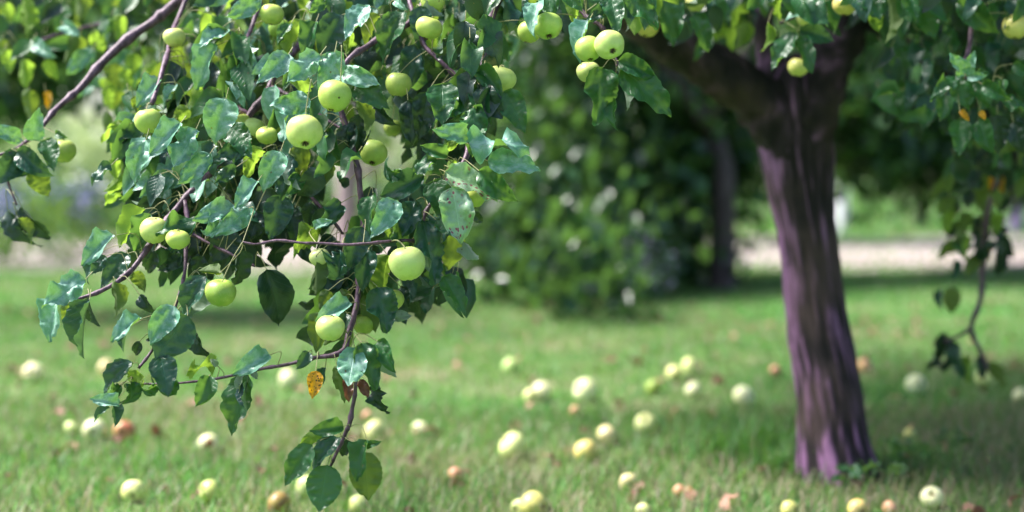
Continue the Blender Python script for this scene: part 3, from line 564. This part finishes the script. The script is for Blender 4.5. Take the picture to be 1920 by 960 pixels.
def make_apple(name, loc, size, rot, col, label, group, stem=None, i=0, bruise=None):
    t = empty(name, loc, label, 'apple', group); t.rotation_euler = rot; t.scale = (size,)*3
    s_ = bpy.data.objects.new('skin', AM[i % len(AM)]); link(s_, t); c = COLS[col]; j = random.uniform(.92, 1.08)
    s_.color = (min(1, c[0]*j), min(1, c[1]*random.uniform(.95, 1.05)), c[2], 1)
    link(bpy.data.objects.new('calyx', CALYX), t)
    MW = Matrix.LocRotScale(Vector(loc), t.rotation_euler, Vector((size,)*3)).inverted()
    mb = MB(); a = Vector((0, 0, .13)); b2 = Vector((.03, .02, .42))
    if stem is not None:
        e = MW @ stem; pts = catmull([(a, .022), (b2, .018), (b2*.5+e*.5+Vector((0, 0, .1)), .017), (e, .022)], 4)
    else: pts = catmull([(a, .024), (b2, .022), (Vector((.12, .05, .60)), .03)], 3)
    mb.tube([p for p, r in pts], [r for p, r in pts], 6); mb.build('stalk', M['stalk'], t)
    if bruise:                                # a sunken brown patch on the skin
        th, ph, br = bruise; d = Vector((math.sin(th)*math.cos(ph), math.sin(th)*math.sin(ph), math.cos(th))); q = d.to_track_quat('Z', 'Y')
        v = [d*.463]; f = []
        for rg in range(1, 4):
            for k in range(12):
                a_ = 2*math.pi*k/12; e = rg/3*br*(1+.2*math.sin(3*k)); dd = q @ Vector((math.sin(e)*math.cos(a_), math.sin(e)*math.sin(a_), math.cos(e)))
                rad = .5*.5/math.sqrt((dd.x**2+dd.y**2)*.25+(dd.z/.86)**2*.25)*(1.012-.03*(rg == 3)); v.append(dd*rad)
        for k in range(12): f.append((0, 1+k, 1+(k+1) % 12))
        for rg in range(2):
            for k in range(12): a_, b_ = 1+rg*12+k, 1+rg*12+(k+1) % 12; f.append((a_, a_+12, b_+12, b_))
        me = bpy.data.meshes.new('bruise'); me.from_pydata([tuple(x_) for x_ in v], [], f); me.materials.append(M['rot']); me.polygons.foreach_set('use_smooth', [True]*len(f)); link(bpy.data.objects.new('bruise', me), t)
    return t
HANG = [  # x, y, px diameter, depth, tilt of the calyx towards the camera (deg), colour, label
 (571,248,70,2.56,38,'l','brightest big pale green apple in the middle of the hanging leaves'),
 (628,180,64,2.6,15,'g','round lime apple with one black hole under two pale leaves'),
 (501,254,42,2.84,10,'g','green apple half hidden left of the brightest apple'),
 (452,230,38,2.92,10,'g','small apple behind the purple twig, left one of a touching pair'),
 (476,240,42,2.9,20,'l','small apple behind the purple twig, right one of a touching pair'),
 (530,236,32,2.9,10,'d','little shaded apple tucked between two larger apples'),
 (700,287,54,2.88,30,'g','shaded green apple with brown calyx hanging beside the gap in the leaves'),
 (747,158,50,2.74,5,'g','lime apple glowing behind a dark hanging leaf'),
 (804,52,52,2.74,12,'g','green apple behind the dark blue leaf near the upper edge'),
 (812,4,46,2.8,10,'g','apple cut by the upper edge above a narrow pale leaf'),
 (510,27,46,2.9,0,'g','round blurred green apple near the upper edge, upper one of two'),
 (524,54,42,3.0,0,'d','dim blurred apple just below the round one at the upper edge'),
 (327,70,42,2.98,0,'l','pale green apple hanging beside the long purple branch'),
 (278,227,52,2.78,0,'g','blurred green apple at the end of a thin dark twig'),
 (938,148,60,2.67,10,'l','pale apple half covered by a curled spotted leaf'),
 (928,194,28,2.85,0,'d','tiny green apple hanging under the half covered pale apple'),
 (886,369,50,2.63,5,'g','apple with a dark scar under the rust spotted leaf'),
 (763,494,70,2.6,3,'l','sharp pale green apple under the long bare twig'),
 (414,549,60,2.62,-4,'d','single darker green apple hanging clear against the grass'),
 (289,432,54,2.74,0,'l','pale apple in the left foliage beside a folded teal leaf'),
 (333,449,46,2.70,10,'g','apple just right of the pale one in the left foliage, half behind a leaf'),
 (619,615,56,2.65,0,'l','apple low in the centre above the fork of the purple twig'),
 (735,562,46,2.68,0,'g','apple hidden behind the bright yellow green folded leaf'),
 (682,608,42,2.72,5,'d','shaded apple between the blue green leaf and the twig fork'),
 (599,483,40,2.78,0,'p','whitish apple peeping through the leaves below the bare twig'),
 (119,283,48,2.98,0,'g','apple behind a dark leaf in the clump at the left edge'),
 (1027,49,58,2.74,25,'g','large green apple with dark calyx at the upper edge'),
 (992,60,46,2.82,15,'g','blurred apple tucked behind the large one at the upper edge'),
 (1143,84,58,2.66,55,'l','freckled pale apple showing its calyx, front of a cluster of three'),
 (1103,92,52,2.7,20,'g','green apple left of the freckled apple in a cluster of three'),
 (1104,135,46,2.72,0,'l','lowest apple of the cluster of three, behind a hanging leaf'),
 (1214,48,46,3.2,5,'o','yellowish blurred apple behind leaves left of the broad green leaf'),
 (1584,10,46,3.2,5,'o','golden apple at the upper edge above the fork of the trunk'),
 (1514,30,44,3.3,0,'p','pale apple behind a bluish leaf in front of the trunk'),
 (1497,126,40,3.4,10,'y','yellow green apple in front of the dark fork of the trunk'),
 (1904,50,50,3.2,0,'y','pale yellow apple at the right edge beneath a leaf'),
 (1305,5,40,3.3,0,'y','yellow apple cut by the upper edge left of the trunk'),
 (736,240,34,3.05,0,'g','blurred apple in the light gap behind the centre leaves'),
 (945,14,42,3.2,0,'g','dim yellow green apple at the upper edge by the vertical dark branch')]
TUCKED = [(938, 148), (1104, 135), (735, 562), (682, 608), (119, 283), (1514, 30), (747, 158), (886, 369), (736, 240), (812, 4)]
for i, (a, b, dm, d, tilt, col, lab) in enumerate(HANG):
    if (a, b) not in TUCKED: d -= .09
    p = P(a, b, d); size = dm/FPX*d*1.02; top = p+Vector((0, 0, size*.5)); q, key, dist = nearest(top)
    st = q if dist < .20 else top+Vector((.01, .02, .06))
    make_apple('apple', p, size, (R(-tilt if tilt else random.uniform(-8, 8)), R(random.uniform(-14, 14)), random.uniform(0, 6.28) if tilt < 20 else R(random.uniform(-20, 20))), col, lab, 'green apples hanging on the tree', st, i)
FALL = [  # x, y, px diameter, colour, label, bruise
 (61,705,42,'w','whitish fallen apple alone at the far left of the grass',0), (178,809,48,'w','large whitish fallen apple directly left of the red one',0),
 (134,807,32,'p','small half sunken apple left of the large whitish one',0), (233,810,44,'r','red brown fallen apple beside the whitish one on the left',0),
 (391,831,42,'w','pale fallen apple with a round brown bruise under the dark leaf',1), (250,930,48,'p','yellow fallen apple near the lower left corner, left one of two',0),
 (392,931,46,'l','yellow green fallen apple at the lower edge below the bruised one',0), (541,714,42,'w','whitish apple on the grass behind the yellow leaf',0),
 (200,694,36,'e','peach coloured fallen apple half hidden behind the lowest left leaves',0), (574,920,46,'t','pale apple in the grass behind the lowest hanging leaf',0),
 (523,957,50,'b','rotten brown apple at the lower edge',0), (671,957,40,'t','pale green fallen apple cut by the lower edge below the hanging sprig',0),
 (702,801,46,'p','pale apple on the grass right of the thin hanging sprig',0), (786,796,36,'w','small whitish apple right of the sprig on open grass',0),
 (958,687,36,'t','dull green apple farthest back left of the row of fallen fruit',0), (1014,727,44,'w','whitish fallen apple touching a smaller one, right of the pair',0), (996,736,34,'p','smaller fallen apple at the left of a touching pair',0),
 (1098,725,50,'w','broad whitish apple in the middle row of fallen fruit',0), (1225,722,36,'d','green fallen apple among whiter ones',0),
 (1264,701,34,'p','cream apple in the back row, left of the touching two',0), (1293,691,40,'p','cream apple in the back row, right of the touching two',0),
 (1300,727,36,'w','small white apple in front of the two touching cream ones',0), (1395,738,48,'w','bright white fallen apple nearest the left of the trunk',0),
 (1211,784,46,'p','yellowish apple behind the two peach coloured ones',0), (1137,806,44,'e','peach tinted fallen apple upper one of the close pair',0),
 (1098,839,50,'o','yellow fallen apple with an orange cheek, lower one of the close pair',0), (961,828,58,'p','wide pale yellow apple in the middle foreground grass',0),
 (855,891,34,'k','pinkish red fallen apple sunk in the central foreground grass',0), (1178,903,38,'e','small peach yellow apple between the lower edge and the peach pair',0),
 (1273,920,28,'k','small pink cheeked apple left of the trunk base',0), (1292,924,22,'b','little brown rotten apple touching the pink cheeked one',0),
 (1001,953,56,'y','big yellow apple cut by the lower edge near the middle',0), (974,958,36,'p','yellow apple leaning on the big one at the lower edge',0),
 (1207,960,34,'p','yellow apple barely showing at the lower edge right of the middle',0), (1481,953,38,'y','yellow brown apple at the lower edge before the trunk',0),
 (1608,950,42,'o','brown sided apple at the foot of the trunk',1), (1668,950,34,'k','red brown rotten apple right of the trunk foot',0),
 (1748,930,46,'w','bright whitish apple right of the trunk at the lower right',1), (1706,818,32,'y','small dull yellow apple in the shade right of the trunk',0),
 (1620,690,34,'k','pink apple just behind the right side of the trunk',0), (1718,721,42,'w','whitish apple on the grass left of the dangling twig',0),
 (1848,707,42,'p','yellowish apple behind the tip of the dangling twig',0), (1915,746,34,'w','white apple cut by the right edge',0),
 (1453,699,26,'k','faint reddish apple far back left of the trunk',0), (1077,760,28,'k','reddish brown apple between the pale fallen ones',0),
 (1268,766,28,'b','dark brown rotten apple right of the yellowish one',0), (1340,772,26,'b','dark shrivelled apple between the white one and the brown one',0),
 (690,774,26,'k','pinkish apple just behind the pale one by the sprig',0)]
for i, (a, b, dm, col, lab, br) in enumerate(FALL):
    p = G(a, b, .03); d = (p-CAMP).dot(FWD); blur = 2667*.0345*abs(1/2.6-1/d); size = max(.036, (dm-blur*.16)/FPX*d)
    p = G(a, b, size*.46); p.z = size*.44+height(p.x, p.y)
    rot = (R(random.uniform(40, 120)), R(random.uniform(-40, 40)), random.uniform(0, 6.28))
    bru = None
    if br:
        e = Matrix.Identity(3); from_cam = (Vector((0.25, -1, .25))).normalized()
        from mathutils import Euler
        loc = Euler(rot).to_matrix().inverted() @ from_cam; bru = (math.acos(loc.z), math.atan2(loc.y, loc.x), .5)
    make_apple('fallen_apple', p, size, rot, col, lab, 'fallen apples in the grass', None, i, bru)

# fallen leaves: a litter nobody could count
items = []
for i in range(380):
    yy = math.sqrt(random.uniform(2.6**2, 9**2)); xx = random.uniform(-1, 1)*(.36*yy+.4)
    items.append((Matrix.Translation((xx, yy, height(xx, yy)+random.uniform(.012, .035))) @ Matrix.Rotation(random.uniform(0, 6.28), 4, 'Z') @ Matrix.Rotation(R(random.gauss(0, 28)), 4, 'X') @ Matrix.Rotation(R(random.gauss(0, 28)), 4, 'Y') @ Matrix.Scale(random.uniform(.03, .065), 4), random.randrange(10)))
co, fs, uv, rn = low_mesh(items); M['litter'] = crown_mat('dead_leaf', (.16, .06, .05), (.42, .24, .17), (.3, .12, .06), .15, .7)
tag(npmesh('leaf_litter', co, fs, M['litter'], attrs={'rnd': rn}, uv=uv), 'scattered dry brown and pinkish leaves lying in the lawn', 'dead leaves', kind='stuff')
# taller tufts round the trunk foot
def tuft(px, py, n, r, h0, h1, lab):
    c = G(px, py); x = c.x+rng.normal(0, r, n); y = c.y+rng.normal(0, r*.7, n)
    o = blades('grass_tuft', x, y, h0, h1, .004, dry=.08, curl=1.3); o.location = (0, 0, 0); tag(o, lab, 'grass', kind='stuff')
tuft(1425, 850, 900, .13, .06, .19, 'tall dark grass tuft just left of the trunk foot'); tuft(1500, 885, 500, .06, .05, .13, 'grass growing against the front of the trunk foot')
tuft(1650, 880, 700, .14, .04, .12, 'grass tuft right of the trunk foot'); tuft(1360, 800, 500, .14, .05, .14, 'darker longer grass farther left of the trunk')
# broad leaved weeds right of the trunk
def weed(px, py, n, r, lab):
    c = G(px, py); t = empty('weed', c, lab, 'weed', 'low weeds by the trunk foot')
    for k in range(n):
        a = random.uniform(0, 6.28); rr = random.uniform(0, r); o = bpy.data.objects.new('leaf', leaf_mesh(random.randrange(8), 'leaf')); link(o, t)
        o.location = (rr*math.cos(a), rr*math.sin(a), random.uniform(.02, .06)); o.rotation_euler = (R(random.uniform(0, 45)), R(random.uniform(-20, 20)), a-math.pi/2); o.scale = (random.uniform(.03, .055),)*3
weed(1690, 868, 16, .10, 'low leafy weed right of the trunk foot'); weed(1655, 915, 12, .07, 'small weed in front of the trunk on its right side'); weed(1590, 918, 9, .05, 'small bright weed at the centre of the trunk foot'); weed(1780, 860, 14, .12, 'low leafy weed farthest right of the trunk')

# ------------------------------------------------------------------ trees and bushes behind
def bush_crown(name, parent, clumps, per, leaf, mat, sig, seed, droop=-50, names=None, flo=None):
    rg = np.random.default_rng(seed); CO = []; FS = []; RN = []; b = 0
    base = np.array([(0, 0, 0), (.30, .32, .05), (.27, .70, .02), (0, 1, -.12), (-.27, .70, .02), (-.30, .32, .05), (0, .5, -.06)]); tri = np.array([(0, 1, 6), (1, 2, 6), (2, 3, 6), (3, 4, 6), (4, 5, 6), (5, 0, 6)])
    for cx, cy, cz, s in clumps:
        n = int(per*s*s*s**.2) if s < 1 else per; n = max(n, 12)
        p = rg.normal(0, 1, (n, 3))*np.array(sig)*s+np.array([cx, cy, cz]); yaw = rg.uniform(0, 6.28, n); pit = np.radians(rg.normal(droop, 30, n)); rol = np.radians(rg.normal(0, 40, n)); sc = leaf*rg.uniform(.7, 1.25, n)
        cy_, sy = np.cos(yaw), np.sin(yaw); cp, sp = np.cos(pit), np.sin(pit); cr, sr = np.cos(rol), np.sin(rol)
        L = base[None]*sc[:, None, None]
        x, y, z = L[..., 0], L[..., 1], L[..., 2]
        x, z = x*cr[:, None]+z*sr[:, None], -x*sr[:, None]+z*cr[:, None]
        y, z = y*cp[:, None]-z*sp[:, None], y*sp[:, None]+z*cp[:, None]
        x, y = x*cy_[:, None]-y*sy[:, None], x*sy[:, None]+y*cy_[:, None]
        c = np.stack([x, y, z], -1)+p[:, None]; keep = p[:, 2] > .06; c = c[keep]; m = len(c)
        CO.append(c.reshape(-1, 3)); FS.append((tri[None]+(np.arange(m)*7)[:, None, None]+b).reshape(-1, 3)); RN.append(np.repeat(np.clip(rg.uniform(-.15, 1)**1 + rg.uniform(-.3, .3, m) if True else 0, 0, 1), 7)); b += m*7
    o = npmesh(name, np.concatenate(CO), np.concatenate(FS), mat, attrs={'rnd': np.concatenate(RN)}); o['kind'] = 'stuff'
    if parent: o.parent = parent; o.matrix_parent_inverse = Matrix.Translation(-Vector(parent.location))
    return o
def wood(name, parent, lines, mat):
    mb = MB()
    for l in lines:
        pts = catmull([(Vector(p[:3]), p[3]) for p in l], 4); mb.tube([p for p, r in pts], [r for p, r in pts], 10, True, .2)
    o = mb.build(name, mat, parent); o.matrix_parent_inverse = Matrix.Translation(-Vector(parent.location)); return o
M['bark_far'] = wood_mat('far_bark', (.035, .022, .03), (.10, .07, .085), 12)
def clumps_px(lst, rs_):                    # (px, py, depth, px radius, count)
    out = []
    for a, b, d, r, n in lst:
        for i in range(n):
            an, rr = rs_.uniform(0, 6.28), math.sqrt(rs_.random())*r; p = P(a+rr*math.cos(an), b+rr*math.sin(an), d+rs_.uniform(-.5, .5)); out.append((p.x, p.y, max(p.z, .12), 1.0))
    return out
rs2 = random.Random(9)
def ground_at(px, Y): return Vector(((px-960)/FPX*Y*1.0, Y, 0))
# the dark tree behind, between the hanging boughs and the trunk
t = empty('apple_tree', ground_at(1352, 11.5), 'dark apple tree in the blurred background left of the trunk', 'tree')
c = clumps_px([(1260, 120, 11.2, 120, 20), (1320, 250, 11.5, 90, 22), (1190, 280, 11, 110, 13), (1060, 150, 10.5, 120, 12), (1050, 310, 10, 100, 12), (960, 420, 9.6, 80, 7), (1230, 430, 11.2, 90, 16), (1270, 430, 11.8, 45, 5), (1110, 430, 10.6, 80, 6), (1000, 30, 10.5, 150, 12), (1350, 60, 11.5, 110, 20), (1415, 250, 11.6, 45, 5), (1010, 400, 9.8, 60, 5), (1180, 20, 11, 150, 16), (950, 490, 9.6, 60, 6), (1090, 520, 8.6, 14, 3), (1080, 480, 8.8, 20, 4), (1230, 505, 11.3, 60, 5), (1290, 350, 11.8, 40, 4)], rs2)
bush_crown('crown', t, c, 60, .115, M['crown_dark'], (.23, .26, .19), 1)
b0 = ground_at(1352, 10.7); wood('trunk', t, [[(b0.x, b0.y, -.05, .12), (b0.x+.02, b0.y, .35, .09), (b0.x+.01, b0.y, .9, .08), (b0.x-.1, b0.y+.3, 1.5, .08)], [(b0.x-.08, b0.y, 1.2, .07), (b0.x-.7, b0.y-.3, 1.9, .05), (b0.x-1.5, b0.y-.8, 2.2, .03)], [(b0.x-.08, b0.y, 1.3, .06), (b0.x+.4, b0.y, 2.2, .04)]], M['bark_far'])
t = empty('fruit_tree', ground_at(930, 14.0), 'lighter green leafy tree blurred behind the central hanging leaves', 'tree')
c = clumps_px([(900, 380, 13, 60, 10), (950, 300, 13.5, 90, 14), (860, 180, 14, 120, 16), (980, 460, 13, 60, 8), (760, 60, 14, 120, 14), (800, 330, 14, 50, 3)], rs2)
bush_crown('crown', t, c, 45, .16, M['crown_mid'], (.24, .28, .2), 2)
b0 = ground_at(930, 14.0); wood('trunk', t, [[(b0.x, b0.y, -.05, .12), (b0.x, b0.y, 1.2, .09), (b0.x-.1, b0.y, 2.6, .05)]], M['bark_far'])
# tree at the right behind the trunk
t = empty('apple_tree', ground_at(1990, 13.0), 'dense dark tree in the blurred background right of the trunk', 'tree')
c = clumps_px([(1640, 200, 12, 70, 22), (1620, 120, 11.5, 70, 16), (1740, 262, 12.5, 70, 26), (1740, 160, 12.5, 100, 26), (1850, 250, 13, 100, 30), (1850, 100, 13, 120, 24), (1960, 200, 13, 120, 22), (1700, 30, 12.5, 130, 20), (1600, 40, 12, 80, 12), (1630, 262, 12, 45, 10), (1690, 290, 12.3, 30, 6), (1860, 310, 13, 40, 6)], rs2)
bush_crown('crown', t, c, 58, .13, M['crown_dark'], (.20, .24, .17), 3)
b0 = ground_at(1990, 13.0); wood('trunk', t, [[(b0.x, b0.y, -.05, .14), (b0.x, b0.y, 1.0, .11), (b0.x-.2, b0.y, 2.4, .08)], [(b0.x-.1, b0.y, 1.2, .08), (b0.x-1.0, b0.y, 1.9, .05), (b0.x-1.6, b0.y-.2, 2.3, .03)]], M['bark_far'])
t = empty('fruit_tree', ground_at(1590, 19.0), 'yellow green leafy tree far behind the fork of the trunk', 'tree')
c = clumps_px([(1610, 230, 18, 60, 12), (1560, 120, 18, 100, 16), (1380, 120, 18, 120, 16), (1450, 260, 18, 70, 8), (1680, 120, 18, 90, 12)], rs2)
bush_crown('crown', t, c, 36, .22, M['crown_mid'], (.3, .3, .24), 4)
b0 = ground_at(1500, 19.0); wood('trunk', t, [[(b0.x, b0.y, -.05, .14), (b0.x, b0.y, 1.4, .1), (b0.x, b0.y, 3, .06)]], M['bark_far'])
# upper left background tree
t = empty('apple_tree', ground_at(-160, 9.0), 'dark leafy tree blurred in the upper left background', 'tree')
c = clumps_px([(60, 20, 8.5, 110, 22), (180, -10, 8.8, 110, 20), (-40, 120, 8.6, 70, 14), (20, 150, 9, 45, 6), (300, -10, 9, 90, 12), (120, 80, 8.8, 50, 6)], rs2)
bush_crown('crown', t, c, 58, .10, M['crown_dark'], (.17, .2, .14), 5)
b0 = ground_at(-160, 9.0); wood('trunk', t, [[(b0.x, b0.y, -.05, .12), (b0.x+.1, b0.y, .9, .1), (b0.x+.2, b0.y, 2.0, .07)], [(b0.x+.15, b0.y, 1.1, .07), (b0.x+.8, b0.y, 1.9, .04)]], M['bark_far'])
t = empty('fruit_tree', ground_at(430, 21.5), 'mid green tree behind the left hanging foliage', 'tree')
c = clumps_px([(400, 120, 21, 110, 18), (520, 60, 21.5, 130, 20), (620, 200, 21.5, 80, 8), (470, 250, 21.5, 70, 6)], rs2)
bush_crown('crown', t, c, 36, .18, M['crown_mid'], (.25, .3, .2), 6)
b0 = ground_at(430, 21.5); wood('trunk', t, [[(b0.x, b0.y, -.05, .11), (b0.x, b0.y, 1.2, .09), (b0.x+.1, b0.y, 2.4, .05)]], M['bark_far'])
# pale trunk seen through the gap in the leaves
M['bark_pale'] = wood_mat('pale_bark', (.30, .20, .24), (.50, .38, .40), 10)
t = empty('young_tree', ground_at(652, 13.0), 'slim tree with pinkish trunk seen through the gap in the leaves', 'tree'); b0 = ground_at(652, 13.0)
wood('trunk', t, [[(b0.x-.03, b0.y, -.05, .12), (b0.x, b0.y, .7, .10), (b0.x+.05, b0.y, 1.6, .09), (b0.x+.1, b0.y, 2.6, .05)]], M['bark_pale'])
bush_crown('crown', t, [(b0.x+rs2.uniform(-.7, .7), b0.y+rs2.uniform(-.5, .5), rs2.uniform(2.1, 3.1), 1) for i in range(14)], 60, .1, M['crown_mid'], (.2, .2, .2), 7)
# far bushes closing the garden
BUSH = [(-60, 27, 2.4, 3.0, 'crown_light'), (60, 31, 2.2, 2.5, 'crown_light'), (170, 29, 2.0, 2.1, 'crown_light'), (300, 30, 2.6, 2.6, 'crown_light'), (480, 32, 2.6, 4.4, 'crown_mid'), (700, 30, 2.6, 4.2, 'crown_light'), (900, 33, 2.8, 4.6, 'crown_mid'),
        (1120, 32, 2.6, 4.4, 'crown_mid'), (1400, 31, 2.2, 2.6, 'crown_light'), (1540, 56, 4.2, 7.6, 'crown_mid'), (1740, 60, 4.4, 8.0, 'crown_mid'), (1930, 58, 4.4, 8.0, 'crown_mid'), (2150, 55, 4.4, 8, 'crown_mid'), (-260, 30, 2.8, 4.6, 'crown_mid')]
BL = ['sunlit yellow green bush at the left edge of the far garden', 'tall pale green bush behind the left clump of leaves', 'low pale bush in the bright gap at the left', 'pale green bush behind the left hanging foliage', 'mid green bush far behind the left bough',
      'pale bush far behind the gap in the leaves', 'tall mid green bush far behind the centre', 'mid green bush far behind the dark tree', 'pale green bush far behind, left of the trunk', 'mid green bush far behind the trunk', 'tall bush beyond the meadow at the right', 'tall bush beyond the meadow at the right edge', 'mid green bush outside the right edge', 'mid green bush outside the left edge']
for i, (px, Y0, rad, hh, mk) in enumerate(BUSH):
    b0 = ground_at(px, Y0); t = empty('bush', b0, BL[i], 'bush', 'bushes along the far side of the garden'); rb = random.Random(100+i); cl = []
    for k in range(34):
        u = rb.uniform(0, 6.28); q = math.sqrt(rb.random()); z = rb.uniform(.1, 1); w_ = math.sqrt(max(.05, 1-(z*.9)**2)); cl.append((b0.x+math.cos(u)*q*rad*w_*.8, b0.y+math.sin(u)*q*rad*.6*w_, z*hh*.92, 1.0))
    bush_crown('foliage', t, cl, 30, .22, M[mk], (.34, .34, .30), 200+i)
    wood('stem', t, [[(b0.x, b0.y, -.05, .08), (b0.x+.1, b0.y, hh*.5, .04)]], M['bark_far'])
# flowering clumps
def flowers(px, Y0, wd, hh, n, fm, lab):
    b0 = ground_at(px, Y0); t = empty('flowering_bush', b0, lab, 'flowering bush', 'flowering bushes in the background'); rb = random.Random(int(px))
    cl = [(b0.x+rb.uniform(-wd, wd)*.5, b0.y+rb.uniform(-.4, .4), rb.uniform(.15, hh*.8), 1) for k in range(n)]
    bush_crown('foliage', t, cl, 60, .09, M['crown_mid'], (.14, .14, .13), int(px)+1)
    cf = [(b0.x+rb.uniform(-wd, wd)*.5, b0.y-.25+rb.uniform(-.25, .15), rb.uniform(hh*.45, hh), 1) for k in range(max(4, n//2))]
    f = bush_crown('blossom', t, cf, 60, .045, fm, (.09, .09, .09), int(px)+2, droop=0); return t
flowers(1180, 10.2, .30, .34, 5, M['flower_lilac'], 'bush with lilac white flowers at the foot of the dark background tree')
flowers(1120, 10.6, .25, .50, 4, M['flower_lilac'], 'smaller lilac flowered bush left of the other lilac one')
flowers(45, 13.5, 1.0, 1.0, 12, M['flower_blue'], 'blue flowered bush at the left edge behind the clump of leaves')
flowers(155, 15.0, 1.0, .9, 12, M['flower_blue'], 'blue violet flowered bush in the bright gap at the left')
flowers(640, 21.5, 1.4, .9, 10, M['flower_lilac'], 'pale lilac flowered bush behind the hanging leaves')
# white post right of the trunk, and a grey violet one at the right edge
M['white'] = plain('white_paint', (.72, .70, .80), .5, .08)
M['violet'] = plain('weathered_violet_paint', (.20, .14, .30), .6, .2)
def post(px, Y0, w, h, mk, lab):
    b0 = ground_at(px, Y0); t = empty('garden_post', b0, lab, 'post'); mb = MB()
    mb.tube([Vector((0, 0, -.05)), Vector((0, 0, h-.04)), Vector((0, 0, h-.03))], [w*.7, w*.7, w*.6], 4); mb.build('shaft', M[mk], t, False)
    mb = MB(); mb.tube([Vector((0, 0, h-.028)), Vector((0, 0, h)), Vector((0, 0, h+.06))], [w*.95, w*.95, w*.1], 4); mb.build('cap', M[mk], t, False)
post(1578, 20.8, .13, .86, 'white', 'white painted post beside the right edge of the trunk'); post(1905, 20.9, .16, .86, 'violet', 'grey violet post at the right edge beyond the path')
